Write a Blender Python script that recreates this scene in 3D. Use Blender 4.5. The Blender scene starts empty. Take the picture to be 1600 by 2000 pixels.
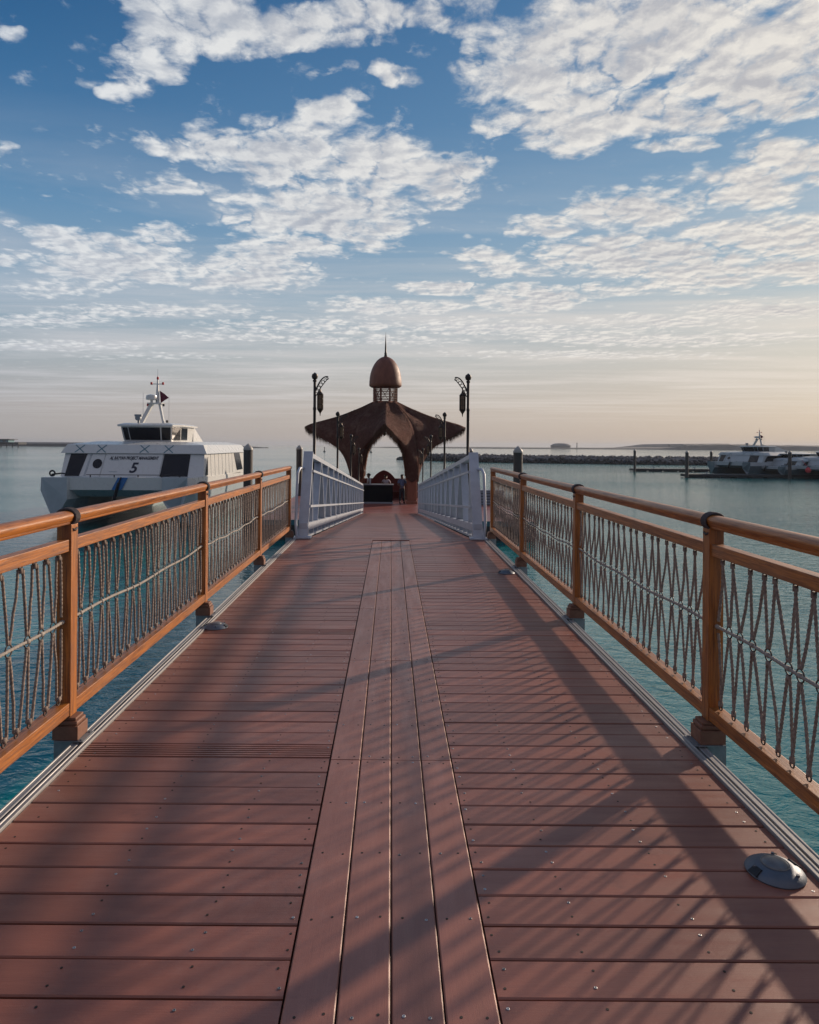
import bpy, bmesh, math, random
from mathutils import Vector, Matrix, Euler
R = math.radians
random.seed(7)
scene = bpy.context.scene
col = scene.collection

# ------------------------------------------------------------------ camera
HC = 1.52                      # eye height over the boardwalk
F = 1348.0                     # focal length in photograph pixels
CX, CY = 764.0, 869.5
cam_d = bpy.data.cameras.new("camera")
cam = bpy.data.objects.new("camera", cam_d)
col.objects.link(cam)
cam.location = (0, 0, HC)
cam.rotation_euler = (R(90), R(-0.4), 0)
cam_d.sensor_fit = 'AUTO'
cam_d.sensor_width = 36
cam_d.lens = F / 2000 * 36
cam_d.shift_x = (800 - CX) / 2000
cam_d.shift_y = -(1000 - CY) / 2000
cam_d.clip_start = 0.05
cam_d.clip_end = 20000
scene.camera = cam

# ------------------------------------------------------------------ light
SUN_EL, SUN_AZ = R(16.5), R(49)           # azimuth from +Y towards +X
sun_dir = Vector((math.sin(SUN_AZ) * math.cos(SUN_EL), math.cos(SUN_AZ) * math.cos(SUN_EL), math.sin(SUN_EL)))
sd = bpy.data.lights.new("sun", 'SUN')
sd.energy = 3.8
sd.angle = R(1.2)
sd.color = (1.0, 0.80, 0.62)
so = bpy.data.objects.new("sun", sd)
col.objects.link(so)
so.rotation_euler = sun_dir.to_track_quat('Z', 'Y').to_euler()
scene.view_settings.view_transform = 'Standard'
scene.view_settings.look = 'None'
scene.view_settings.gamma = 1
scene.view_settings.exposure = 0.36


# ---- node helper: little expression builder
class NT:
    def __init__(s, nt):
        s.nt = nt

    def n(s, t, **kw):
        nd = s.nt.nodes.new(t)
        for k, v in kw.items():
            setattr(nd, k, v)
        return nd

    def link(s, a, b):
        s.nt.links.new(a, b)

    def put(s, sock, v):
        if hasattr(v, 'is_output') or isinstance(v, bpy.types.NodeSocket):
            s.nt.links.new(v, sock)
        else:
            sock.default_value = v

    def m(s, op, a, b=0.0, c=0.0, clamp=False):
        nd = s.n('ShaderNodeMath', operation=op, use_clamp=clamp)
        s.put(nd.inputs[0], a)
        s.put(nd.inputs[1], b)
        s.put(nd.inputs[2], c)
        return nd.outputs[0]

    def mr(s, v, a, b, c=0.0, d=1.0, smooth=False):
        nd = s.n('ShaderNodeMapRange')
        nd.interpolation_type = 'SMOOTHSTEP' if smooth else 'LINEAR'
        s.put(nd.inputs[0], v)
        for i, q in enumerate((a, b, c, d)):
            s.put(nd.inputs[i + 1], q)
        return nd.outputs[0]

    def mix(s, f, a, b, blend='MIX'):
        nd = s.n('ShaderNodeMix', data_type='RGBA', blend_type=blend)
        s.put(nd.inputs[0], f)
        s.put(nd.inputs[6], a)
        s.put(nd.inputs[7], b)
        return nd.outputs[2]

    def noise(s, vec, scale, detail=3.0, rough=0.5, dist=0.0):
        nd = s.n('ShaderNodeTexNoise')
        if vec is not None:
            s.link(vec, nd.inputs['Vector'])
        nd.inputs['Scale'].default_value = scale
        nd.inputs['Detail'].default_value = detail
        nd.inputs['Roughness'].default_value = rough
        nd.inputs['Distortion'].default_value = dist
        return nd.outputs['Fac']

    def comb(s, x, y, z=0.0):
        nd = s.n('ShaderNodeCombineXYZ')
        s.put(nd.inputs[0], x)
        s.put(nd.inputs[1], y)
        s.put(nd.inputs[2], z)
        return nd.outputs[0]

    def mapping(s, vec, scale=(1, 1, 1), rot=(0, 0, 0), loc=(0, 0, 0)):
        nd = s.n('ShaderNodeMapping')
        s.link(vec, nd.inputs[0])
        nd.inputs[1].default_value = loc
        nd.inputs[2].default_value = rot
        nd.inputs[3].default_value = scale
        return nd.outputs[0]


def c4(c):
    return (c[0], c[1], c[2], 1.0)


# ------------------------------------------------------------------ sky
world = bpy.data.worlds.new("World")
scene.world = world
world.use_nodes = True
world.node_tree.nodes.clear()
W = NT(world.node_tree)
tc = W.n('ShaderNodeTexCoord').outputs['Generated']
sky = W.n('ShaderNodeTexSky', sky_type='NISHITA')
sky.sun_disc = False
sky.sun_elevation = SUN_EL
sky.sun_rotation = SUN_AZ
sky.altitude = 0
sky.air_density = 1.3
sky.dust_density = 1.6
sky.ozone_density = 2.5
sep = W.n('ShaderNodeSeparateXYZ')
W.link(tc, sep.inputs[0])
dx, dy, dz = sep.outputs
dzc = W.m('MAXIMUM', dz, 0.012)
px = W.m('DIVIDE', dx, dzc)
py = W.m('DIVIDE', dy, dzc)
P = W.comb(px, py, 0.0)
# slow warp so that cloud banks have uneven edges
wn = W.n('ShaderNodeTexNoise')
W.link(P, wn.inputs['Vector'])
wn.inputs['Scale'].default_value = 3.2
wn.inputs['Detail'].default_value = 3.0
wsep = W.n('ShaderNodeSeparateColor')
W.link(wn.outputs['Color'], wsep.inputs[0])
wx = W.m('ADD', px, W.m('MULTIPLY', W.m('SUBTRACT', wsep.outputs[0], 0.5), 0.30))
wy = W.m('ADD', py, W.m('MULTIPLY', W.m('SUBTRACT', wsep.outputs[1], 0.5), 0.40))


def sky_pt(x, y):
    z = (CY - y) / F
    return (x - CX) / F / z, 1 / z


# cloud banks: (centre x, centre y, half width, half height, strength), degrees of sky given as seen to the north
banks = [
    (290, 60, 90, 70, .8), (270, 150, 75, 50, .85), (420, 50, 130, 60, .95), (600, 50, 150, 60, .95), (700, 20, 160, 40, .8), (850, 30, 130, 30, .5), (330, 120, 60, 40, .8),
    (760, 140, 60, 22, .75), (640, 155, 40, 14, .35), (955, 70, 40, 22, .6),
    (390, 285, 110, 45, .85), (560, 300, 150, 70, 1.0), (650, 230, 80, 40, .8), (720, 320, 160, 60, 1.0), (860, 350, 90, 55, .9), (620, 420, 190, 55, 1.0), (700, 450, 100, 40, .8), (330, 365, 120, 22, .5), (560, 490, 110, 30, .8),
    (130, 480, 90, 28, .75), (220, 520, 150, 45, 1.0), (300, 465, 60, 25, .6), (480, 540, 140, 35, .8), (120, 570, 110, 20, .5), (10, 510, 50, 14, .5),
    (1020, 140, 120, 70, .9), (1100, 60, 130, 70, .9), (1250, 80, 200, 110, 1.0), (1450, 110, 220, 120, 1.0), (1100, 230, 160, 60, 1.0), (1300, 230, 150, 45, .8), (1600, 60, 150, 160, 1.0), (1340, 290, 80, 16, .7), (1080, 290, 90, 22, .7),
    (1560, 300, 130, 50, .9), (1450, 360, 130, 40, .9), (1240, 410, 140, 35, .9), (1060, 440, 80, 20, .85), (940, 495, 60, 14, .7),
    (1520, 460, 180, 42, .95), (1300, 555, 140, 16, .5), (1230, 500, 180, 40, 1.0), (1380, 530, 150, 30, .9), (1000, 520, 110, 18, .6), (1580, 520, 120, 30, .8),
    (860, 560, 80, 14, .8), (1030, 585, 110, 26, 1.0), (1180, 565, 80, 14, .5), (740, 600, 120, 18, .6), (1500, 600, 160, 16, .7), (1300, 625, 180, 14, .6), (850, 600, 60, 14, .6),
    (600, 640, 200, 16, .5), (950, 640, 200, 16, .6), (1250, 660, 260, 14, .6), (700, 665, 220, 10, .5), (1500, 650, 160, 9, .5), (1150, 690, 300, 9, .4),
    (60, 630, 180, 14, .55), (300, 610, 200, 12, .55), (90, 680, 200, 10, .45), (420, 660, 120, 9, .4), (300, 700, 150, 8, .3),
    (0, 310, 30, 12, .45), (20, 70, 40, 30, .3), (30, 450, 30, 10, .4)]
mask = 0.0
for (bx, by, hw, hh, st) in banks:
    if by > 380:
        hw, hh, st = hw * 1.05, hh * 1.10, min(1.0, st * 1.12)
    cxp, cyp = sky_pt(bx, by)
    rx = hw * 1.18 / F * cyp
    ry = abs(sky_pt(bx, by - hh * 1.18)[1] - sky_pt(bx, by + hh * 1.18)[1]) / 2
    vx = W.m('MULTIPLY', W.m('SUBTRACT', wx, cxp - 0.0), 1 / rx)
    vy = W.m('MULTIPLY', W.m('SUBTRACT', wy, cyp - 0.0), 1 / ry)
    # shear: banks run along rays through the eye, so remove the slant
    vx = W.m('SUBTRACT', vx, W.m('MULTIPLY', vy, cxp / cyp * ry / rx))
    q = W.m('SUBTRACT', 1.0, W.m('ADD', W.m('MULTIPLY', vx, vx), W.m('MULTIPLY', vy, vy)))
    q = W.m('MULTIPLY', W.m('MAXIMUM', q, 0.0), st)
    mask = W.m('MAXIMUM', mask, q) if mask != 0.0 else q
# the rest of the sky (behind and beside) gets loose banks from noise
back = W.mr(W.noise(P, 0.55, 2.0), 0.5, 0.68)
side = W.mr(dy, 0.45, 0.2)
above = W.mr(W.m('DIVIDE', dz, W.m('MAXIMUM', dy, 0.01)), 0.68, 0.9)
mask = W.m('MAXIMUM', mask, W.m('MULTIPLY', back, W.m('MAXIMUM', side, above)))
mask = W.m('POWER', mask, 0.62)


def cloud_fbm(vec):
    a = W.noise(vec, 8.5, 9.0, 0.62, 0.15)
    v = W.n('ShaderNodeTexVoronoi', feature='SMOOTH_F1')
    W.link(vec, v.inputs['Vector'])
    v.inputs['Scale'].default_value = 15.0
    v.inputs['Smoothness'].default_value = 0.6
    cell = W.m('SUBTRACT', 0.62, v.outputs['Distance'])
    return W.m('ADD', W.m('MULTIPLY', a, 0.95), W.m('MULTIPLY', cell, 0.26))


dq = W.m('ADD', W.m('MAXIMUM', dz, 0.0), 0.07)
qx = W.m('DIVIDE', dx, dq)
qy = W.m('DIVIDE', dy, dq)
wv = W.comb(W.m('ADD', qx, W.m('MULTIPLY', wsep.outputs[2], 0.10)), W.m('MULTIPLY', qy, 0.9), 0.0)
f1 = cloud_fbm(wv)
offv = W.n('ShaderNodeVectorMath', operation='ADD')
W.link(wv, offv.inputs[0])
offv.inputs[1].default_value = (0.016, 0.020, 0.0)
f2 = cloud_fbm(offv.outputs[0])
big = W.noise(wv, 3.0, 3.0, 0.5)
dens = W.m('ADD', W.m('SUBTRACT', W.m('MULTIPLY', mask, 0.70), 0.91), W.m('MULTIPLY', f1, 1.45))
# cells of altocumulus with blue-grey cracks between them
cwn = W.n('ShaderNodeTexNoise')
W.link(wv, cwn.inputs['Vector'])
cwn.inputs['Scale'].default_value = 9.0
cwn.inputs['Detail'].default_value = 5.0
cwn.inputs['Roughness'].default_value = 0.6
cv = W.n('ShaderNodeVectorMath', operation='MULTIPLY_ADD')
W.link(cwn.outputs['Color'], cv.inputs[0])
cv.inputs[1].default_value = (0.16, 0.16, 0.0)
W.link(wv, cv.inputs[2])
cv2 = W.mapping(cv.outputs[0], (1.25, 0.85, 1), (0, 0, R(-25)))
vo = W.n('ShaderNodeTexVoronoi', feature='DISTANCE_TO_EDGE')
W.link(cv2, vo.inputs['Vector'])
vo.inputs['Scale'].default_value = 8.0
crack = W.mr(vo.outputs['Distance'], 0.0, 0.13, 1, 0, True)
crack = W.m('MULTIPLY', crack, W.mr(W.noise(wv, 5.0, 3.0, 0.6), 0.40, 0.60, 0.15, 1.0))
fine = W.noise(wv, 42.0, 5.0, 0.65)
dens = W.m('SUBTRACT', dens, W.m('MULTIPLY', crack, 0.19))
dens = W.m('ADD', dens, W.m('MULTIPLY', W.m('SUBTRACT', fine, 0.5), 0.30))
alpha = W.mr(dens, -0.08, 0.46, 0, 1, True)
thick = W.mr(W.m('ADD', dens, W.m('MULTIPLY', W.m('SUBTRACT', big, 0.5), 0.9)), 0.22, 0.72, 0, 1, True)
rim = W.mr(W.m('SUBTRACT', f1, f2), -0.09, 0.09, 0, 1)
puff = W.mr(f1, 0.42, 0.78, 0, 1)
# sky colours: a clear gradient, blended with the physical sky
tw = W.m('DIVIDE', dx, W.m('MAXIMUM', dy, 0.05))
side_f = W.mr(tw, -0.6, 0.65, 0, 1)


def ramp(fac, stops):
    nd = W.n('ShaderNodeValToRGB')
    W.link(fac, nd.inputs[0])
    el = nd.color_ramp.elements
    while len(el) < len(stops):
        el.new(0.5)
    for e_, (p_, c_) in zip(el, stops):
        e_.position = p_
        e_.color = (c_[0], c_[1], c_[2], 1)
    return nd.outputs[0]


left_c = ramp(dz, [(0.0, (.39, .38, .385)), (0.05, (.41, .405, .42)), (0.12, (.36, .43, .49)), (0.20, (.24, .38, .52)), (0.30, (.12, .27, .46)), (0.42, (.042, .155, .34)), (0.55, (.012, .085, .235)), (1.0, (.03, .12, .30))])
right_c = ramp(dz, [(0.0, (.55, .44, .36)), (0.05, (.63, .54, .46)), (0.12, (.61, .58, .53)), (0.20, (.42, .50, .55)), (0.30, (.24, .38, .52)), (0.42, (.14, .28, .46)), (0.55, (.08, .21, .41)), (1.0, (.06, .16, .34))])
skyc = W.mix(side_f, left_c, right_c)
skyc = W.mix(1.0, skyc, (7.7, 7.4, 7.2, 1), 'MULTIPLY')
phys = W.mix(1.0, sky.outputs[0], (0.62, 0.80, 0.98, 1), 'MULTIPLY')
skyc = W.mix(0.06, skyc, phys)
low2 = W.m('POWER', W.mr(dz, 0.0, 0.30, 1, 0), 2.0)
cl_lit = W.mix(side_f, (5.6, 5.8, 6.0, 1), (6.5, 6.1, 5.5, 1))
cl_dark = W.mix(side_f, (2.7, 3.1, 3.8, 1), (3.0, 3.0, 3.3, 1))
lit = W.m('ADD', W.m('MULTIPLY', rim, 0.55), W.m('MULTIPLY', puff, 0.42))
lit = W.m('ADD', lit, W.m('MULTIPLY', W.m('SUBTRACT', 1.0, thick), 0.40))
lit = W.m('SUBTRACT', lit, W.m('MULTIPLY', crack, 0.20))
cl = W.mix(W.m('MAXIMUM', W.m('MINIMUM', lit, 1.0), 0.0), cl_dark, cl_lit)
cl = W.mix(W.m('MULTIPLY', low2, 0.55), cl, W.mix(side_f, (4.2, 4.25, 4.4, 1), (6.2, 5.4, 4.7, 1)))
alpha = W.m('MULTIPLY', alpha, W.mr(dz, 0.03, 0.13, 0.0, 0.96))
veil = W.mr(W.noise(W.comb(W.m('MULTIPLY', px, 0.35), py, 3.0), 0.8, 6.0, 0.62, 0.4), 0.42, 0.72)
veil = W.m('MULTIPLY', veil, W.m('MULTIPLY', W.mr(dz, 0.01, 0.09, 0, 1, True), W.mr(dz, 0.46, 0.14, 0, 0.75, True)))
skyc = W.mix(veil, skyc, W.mix(side_f, (4.6, 4.6, 4.9, 1), (6.4, 5.7, 5.0, 1)))
final = W.mix(alpha, skyc, cl)
# away from the low sun the evening sky is evenly blue and bright
behind = W.mr(dy, 0.30, -0.25, 0, 1, True)
final = W.mix(behind, final, W.mix(W.m('MULTIPLY', alpha, 0.6), (1.7, 1.9, 2.7, 1), (3.6, 3.4, 3.5, 1)))
bg = W.n('ShaderNodeBackground')
W.link(final, bg.inputs[0])
bg.inputs[1].default_value = 0.105
wo = W.n('ShaderNodeOutputWorld')
W.link(bg.outputs[0], wo.inputs[0])


# ------------------------------------------------------------------ materials
def mat(name, color, rough=0.5, metal=0.0, spec=0.5, var=0.0, var_scale=4.0, bump=0.0, bump_scale=40.0,
        stretch=(1, 1, 1), col2=None, island=0.0, coat=0.0):
    m = bpy.data.materials.new(name)
    m.use_nodes = True
    T = NT(m.node_tree)
    b = m.node_tree.nodes['Principled BSDF']
    b.inputs['Roughness'].default_value = rough
    b.inputs['Metallic'].default_value = metal
    b.inputs['Specular IOR Level'].default_value = spec
    b.inputs['Coat Weight'].default_value = coat
    b.inputs['Coat Roughness'].default_value = 0.25
    oc = T.n('ShaderNodeTexCoord').outputs['Object']
    c = c4(color)
    if col2 is None:
        col2 = tuple(x * 0.6 for x in color)
    if var > 0:
        mp = T.mapping(oc, stretch)
        f = T.noise(mp, var_scale, 6.0, 0.6)
        f = T.mr(f, 0.3, 0.7)
        c = T.mix(T.m('MULTIPLY', f, var), c4(color), c4(col2))
        r = T.mr(f, 0, 1, rough * 0.85, min(1, rough * 1.2))
        T.link(r, b.inputs['Roughness'])
    if island > 0:
        g = T.n('ShaderNodeNewGeometry').outputs['Random Per Island']
        k = T.mr(g, 0, 1, 1 - island, 1 + island)
        c = T.mix(1.0, c, T.comb(k, k, k), 'MULTIPLY')
    T.put(b.inputs['Base Color'], c)
    if bump > 0:
        mp = T.mapping(oc, stretch)
        h = T.noise(mp, bump_scale, 5.0, 0.6)
        bn = T.n('ShaderNodeBump')
        bn.inputs['Strength'].default_value = 1.0
        bn.inputs['Distance'].default_value = bump
        T.link(h, bn.inputs['Height'])
        T.link(bn.outputs[0], b.inputs['Normal'])
    return m


def wood_mat(name, axis, light=(0.45, 0.150, 0.020), dark=(0.120, 0.033, 0.007)):
    m = bpy.data.materials.new(name)
    m.use_nodes = True
    T = NT(m.node_tree)
    b = m.node_tree.nodes['Principled BSDF']
    oc = T.n('ShaderNodeTexCoord').outputs['Object']
    s = [1, 1, 1]
    s[axis] = 0.045
    mp = T.mapping(oc, tuple(s))
    f = T.noise(mp, 120, 6, 0.66, 0.8)
    g = T.noise(T.mapping(oc, tuple(s)), 26, 4, 0.6, 1.6)
    w = T.m('ADD', T.m('MULTIPLY', f, 0.7), T.m('MULTIPLY', g, 0.5))
    w = T.mr(w, 0.48, 0.74)
    c = T.mix(w, c4(light), c4(dark))
    pn = T.mr(T.noise(oc, 2.3, 3), 0.42, 0.7)
    c = T.mix(T.m('MULTIPLY', pn, 0.28), c, (0.30, 0.15, 0.08, 1))
    kn = T.mr(T.noise(T.mapping(oc, tuple(0.3 if q == 0.045 else 1 for q in s)), 17, 5, 0.7, 1.2), 0.62, 0.72, 0, 0.6)
    c = T.mix(kn, c, (0.075, 0.022, 0.008, 1))
    T.link(c, b.inputs['Base Color'])
    T.link(T.mr(f, 0.3, 0.7, 0.36, 0.55), b.inputs['Roughness'])
    b.inputs['Coat Weight'].default_value = 0.12
    b.inputs['Coat Roughness'].default_value = 0.3
    bn = T.n('ShaderNodeBump')
    bn.inputs['Distance'].default_value = 0.0015
    T.link(f, bn.inputs['Height'])
    T.link(bn.outputs[0], b.inputs['Normal'])
    return m


def deck_mat(name, axis, base=(0.270, 0.098, 0.062), base2=(0.190, 0.066, 0.044)):
    m = bpy.data.materials.new(name)
    m.use_nodes = True
    T = NT(m.node_tree)
    b = m.node_tree.nodes['Principled BSDF']
    oc = T.n('ShaderNodeTexCoord').outputs['Object']
    s = [1, 1, 1]
    s[axis] = 0.03
    fine = T.noise(T.mapping(oc, tuple(s)), 330, 4, 0.7)
    s[axis] = 0.12
    mid = T.noise(T.mapping(oc, tuple(s)), 14, 5, 0.65)
    blot = T.noise(oc, 1.7, 5, 0.62)
    grit = T.noise(oc, 520, 2, 0.6)
    g = T.n('ShaderNodeNewGeometry').outputs['Random Per Island']
    f = T.mr(T.m('ADD', T.m('MULTIPLY', mid, 0.5), T.m('MULTIPLY', blot, 0.5)), 0.36, 0.64)
    c = T.mix(f, c4(base), c4(base2))
    c = T.mix(T.mr(grit, 0.58, 0.78, 0, 0.45), c, (0.26, 0.14, 0.115, 1))
    c = T.mix(T.mr(fine, 0.5, 0.75, 0, 0.25), c, (0.09, 0.035, 0.03, 1))
    # dusty scuffs and small water marks
    sc = T.mr(T.noise(oc, 5.5, 8, 0.75), 0.60, 0.72, 0, 0.30)
    c = T.mix(sc, c, (0.25, 0.15, 0.13, 1))
    k = T.mr(g, 0, 1, 0.80, 1.18)
    c = T.mix(1.0, c, T.comb(k, T.m('POWER', k, 0.9), T.m('POWER', k, 0.8)), 'MULTIPLY')
    # dried salt and foot-worn dust, drips along the boards
    st_ = T.mr(T.noise(oc, 0.9, 7, 0.72, 0.8), 0.52, 0.68, 0, 0.38)
    c = T.mix(st_, c, (0.27, 0.155, 0.125, 1))
    dk_ = T.mr(T.noise(T.mapping(oc, (1, 1, 1), (0, 0, 0), (7, 3, 0)), 2.6, 6, 0.7, 0.5), 0.60, 0.70, 0, 0.35)
    c = T.mix(dk_, c, (0.085, 0.032, 0.026, 1))
    T.link(c, b.inputs['Base Color'])
    T.link(T.mr(mid, 0.3, 0.7, 0.31, 0.48), b.inputs['Roughness'])
    b.inputs['Specular IOR Level'].default_value = 0.6
    bn = T.n('ShaderNodeBump')
    bn.inputs['Distance'].default_value = 0.0006
    bn.inputs['Strength'].default_value = 0.8
    T.link(T.m('ADD', fine, grit), bn.inputs['Height'])
    T.link(bn.outputs[0], b.inputs['Normal'])
    return m


M = {}
M['deck_x'] = deck_mat('composite_deck_cross', 0)
M['deck_y'] = deck_mat('composite_deck_long', 1, (0.300, 0.122, 0.084), (0.225, 0.088, 0.062))
M['deck_red'] = deck_mat('pontoon_deck', 0, (0.27, 0.085, 0.068), (0.21, 0.065, 0.053))
M['screw'] = mat('screw_metal', (0.42, 0.42, 0.42), 0.5, 0.9, island=0.5)
M['hole'] = mat('screw_hole', (0.02, 0.015, 0.012), 0.8)
M['under'] = mat('joist_dark', (0.02, 0.018, 0.017), 0.8)
M['alu'] = mat('aluminium_edge', (0.36, 0.35, 0.34), 0.5, 0.35, var=0.6, var_scale=9, stretch=(1, .2, 1), bump=0.0006, bump_scale=160)
M['galv'] = mat('galvanised_bracket', (0.28, 0.30, 0.32), 0.5, 0.6, var=0.6, var_scale=20)
M['wood_y'] = wood_mat('varnished_wood_long', 1)
M['wood_z'] = wood_mat('varnished_wood_upright', 2)
M['wood_base'] = mat('worn_wood_base', (0.22, 0.10, 0.06), 0.6, var=0.7, var_scale=18, bump=0.002, bump_scale=60)
M['rope'] = mat('tarred_rope', (0.34, 0.27, 0.22), 0.85, var=0.8, var_scale=60, bump=0.002, bump_scale=400, col2=(0.09, 0.06, 0.05))
M['cord'] = mat('pale_cord', (0.34, 0.30, 0.26), 0.85, var=0.6, var_scale=50, bump=0.002, bump_scale=300)
M['ring'] = mat('dark_steel_ring', (0.07, 0.06, 0.055), 0.6, 0.4, var=0.6, var_scale=60)
M['wrap'] = mat('dark_rope_wrap', (0.075, 0.065, 0.065), 0.85, var=0.6, var_scale=80, bump=0.002, bump_scale=300)
M['stud'] = mat('cast_metal_light', (0.13, 0.145, 0.17), 0.5, 0.5, var=0.9, var_scale=14, bump=0.001, bump_scale=80, col2=(0.10, 0.12, 0.15))
M['stud_lens'] = mat('domed_lens', (0.20, 0.20, 0.20), 0.35, 0.3, var=0.8, var_scale=30)
M['black'] = mat('matt_black', (0.012, 0.012, 0.014), 0.6)
M['white_al'] = mat('painted_aluminium', (0.40, 0.435, 0.49), 0.4, 0.1, var=0.35, var_scale=8, bump=0.0005, bump_scale=60)
M['iron'] = mat('painted_iron', (0.035, 0.026, 0.022), 0.45, 0.4, var=0.6, var_scale=30)
M['lamp_metal'] = mat('bronze_lantern', (0.06, 0.040, 0.028), 0.45, 0.6, var=0.6, var_scale=30)
M['amber'] = mat('amber_glass', (0.22, 0.13, 0.06), 0.3)
M['pile'] = mat('pile_sleeve', (0.055, 0.045, 0.04), 0.6, var=0.8, var_scale=5, stretch=(3, 3, .3), bump=0.01, bump_scale=20)
M['pile_cap'] = mat('pile_cap', (0.34, 0.32, 0.29), 0.5, var=0.5)
M['fender'] = mat('teal_fender', (0.03, 0.13, 0.16), 0.55, var=0.5)
M['float'] = mat('float_side', (0.02, 0.022, 0.024), 0.7)
M['gel'] = mat('white_gelcoat', (0.58, 0.58, 0.55), 0.28, var=0.22, var_scale=2.5, coat=0.3, col2=(0.46, 0.48, 0.49))
M['gel_grey'] = mat('grey_gelcoat', (0.38, 0.43, 0.45), 0.3, var=0.3, var_scale=2.5, coat=0.3)
M['teal_hull'] = mat('teal_hull', (0.13, 0.25, 0.28), 0.35, var=0.3, var_scale=3)
M['boat_glass'] = mat('tinted_glass', (0.006, 0.007, 0.012), 0.12, spec=0.35)
M['navy'] = mat('navy_lettering', (0.015, 0.018, 0.035), 0.5)
M['blue_paint'] = mat('blue_paint', (0.03, 0.14, 0.36), 0.4)
M['teal_paint'] = mat('teal_paint', (0.06, 0.17, 0.21), 0.45)
M['red'] = mat('red_plastic', (0.45, 0.02, 0.03), 0.5)
M['maroon'] = mat('maroon_cloth', (0.10, 0.012, 0.03), 0.8)
M['dome'] = mat('rust_dome', (0.19, 0.055, 0.022), 0.55, 0.0, var=0.8, var_scale=3.5, stretch=(1, 1, .5), bump=0.01, bump_scale=30, col2=(0.10, 0.030, 0.018))
M['pillar'] = mat('red_brown_pillar', (0.27, 0.090, 0.045), 0.6, var=0.8, var_scale=7, stretch=(3, 3, .4), bump=0.008, bump_scale=25)
M['trim'] = mat('pale_trim', (0.32, 0.27, 0.24), 0.6, var=0.5)
M['redwall'] = mat('red_wall', (0.16, 0.022, 0.018), 0.7, var=0.5, var_scale=3)
M['counter_top'] = mat('counter_top', (0.22, 0.22, 0.24), 0.4)
M['counter'] = mat('counter_front', (0.008, 0.008, 0.010), 0.9, spec=0.1)
M['rock'] = mat('armour_rock', (0.19, 0.175, 0.165), 0.9, var=0.8, var_scale=0.8, bump=0.1, bump_scale=3, island=0.35)
M['rock_wet'] = mat('wet_rock', (0.022, 0.020, 0.019), 0.6, var=0.7, var_scale=0.8, bump=0.1, bump_scale=3)
M['land'] = mat('far_land', (0.07, 0.068, 0.065), 0.95, var=0.7, var_scale=0.01)
M['far_wall'] = mat('far_building', (0.20, 0.19, 0.18), 0.8, var=0.5, var_scale=.05)
M['skin'] = mat('skin', (0.17, 0.085, 0.055), 0.55)
M['hair'] = mat('hair', (0.012, 0.010, 0.009), 0.7)
M['shirt_white'] = mat('white_shirt', (0.55, 0.55, 0.60), 0.8, var=0.3, var_scale=8)
M['shirt_pink'] = mat('pale_pink_shirt', (0.55, 0.47, 0.52), 0.8, var=0.3, var_scale=8)
M['shirt_blue'] = mat('blue_shirt', (0.13, 0.17, 0.28), 0.8, var=0.3, var_scale=8)
M['trousers'] = mat('dark_trousers', (0.035, 0.035, 0.048), 0.8, var=0.3)
M['grey_slat'] = mat('grey_slats', (0.20, 0.23, 0.27), 0.6, var=0.5)

# thatch: fibres running down the slope
mt = bpy.data.materials.new('palm_thatch')
mt.use_nodes = True
T = NT(mt.node_tree)
b = mt.node_tree.nodes['Principled BSDF']
uv = T.n('ShaderNodeTexCoord').outputs['UV']
oc = T.n('ShaderNodeTexCoord').outputs['Object']
fib = T.noise(T.mapping(uv, (26, 2.2, 1)), 3.0, 6, 0.72, 0.3)
blo = T.noise(oc, 1.6, 5, 0.65)
fz = T.noise(oc, 28, 4, 0.7)
c = T.mix(T.mr(fib, 0.35, 0.7), (0.045, 0.018, 0.016, 1), (0.185, 0.085, 0.062, 1))
c = T.mix(T.mr(blo, 0.5, 0.68, 0, 0.55), c, (0.22, 0.135, 0.105, 1))
T.link(c, b.inputs['Base Color'])
b.inputs['Roughness'].default_value = 0.95
b.inputs['Specular IOR Level'].default_value = 0.15
bn = T.n('ShaderNodeBump')
bn.inputs['Distance'].default_value = 0.10
T.link(T.m('ADD', fib, T.m('MULTIPLY', fz, 0.6)), bn.inputs['Height'])
T.link(bn.outputs[0], b.inputs['Normal'])
M['thatch'] = mt
M['straw'] = mat('straw_fringe', (0.11, 0.065, 0.045), 0.95, var=0.6, var_scale=9, spec=0.1)

# water
mw = bpy.data.materials.new('sea_water')
mw.use_nodes = True
T = NT(mw.node_tree)
b = mw.node_tree.nodes['Principled BSDF']
oc = T.n('ShaderNodeTexCoord').outputs['Object']
pat = T.noise(T.mapping(oc, (1, 0.6, 1)), 0.05, 4, 0.6)
c = T.mix(T.mr(pat, 0.35, 0.65), (0.001, 0.125, 0.132, 1), (0.002, 0.180, 0.176, 1))
T.link(c, b.inputs['Base Color'])
b.inputs['Roughness'].default_value = 0.06
b.inputs['IOR'].default_value = 1.55
rm = T.mapping(oc, (0.75, 1.25, 1), (0, 0, R(24)))
r1 = T.noise(rm, 2.6, 4, 0.58, 0.7)
r2 = T.noise(rm, 0.55, 3, 0.5, 0.4)
r3 = T.noise(T.mapping(oc, (0.8, 1.3, 1), (0, 0, R(-12))), 8.0, 2, 0.5, 0.3)
calm = T.mr(T.noise(T.mapping(oc, (0.35, 1, 1)), 0.035, 3, 0.6), 0.35, 0.65, 0.35, 0.95)
hgt = T.m('ADD', T.m('ADD', T.m('MULTIPLY', r1, 0.090), T.m('MULTIPLY', r2, 0.07)), T.m('MULTIPLY', r3, 0.022))
bn = T.n('ShaderNodeBump')
bn.inputs['Distance'].default_value = 1.0
T.link(calm, bn.inputs['Strength'])
T.link(hgt, bn.inputs['Height'])
T.link(bn.outputs[0], b.inputs['Normal'])
M['water'] = mw


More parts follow.
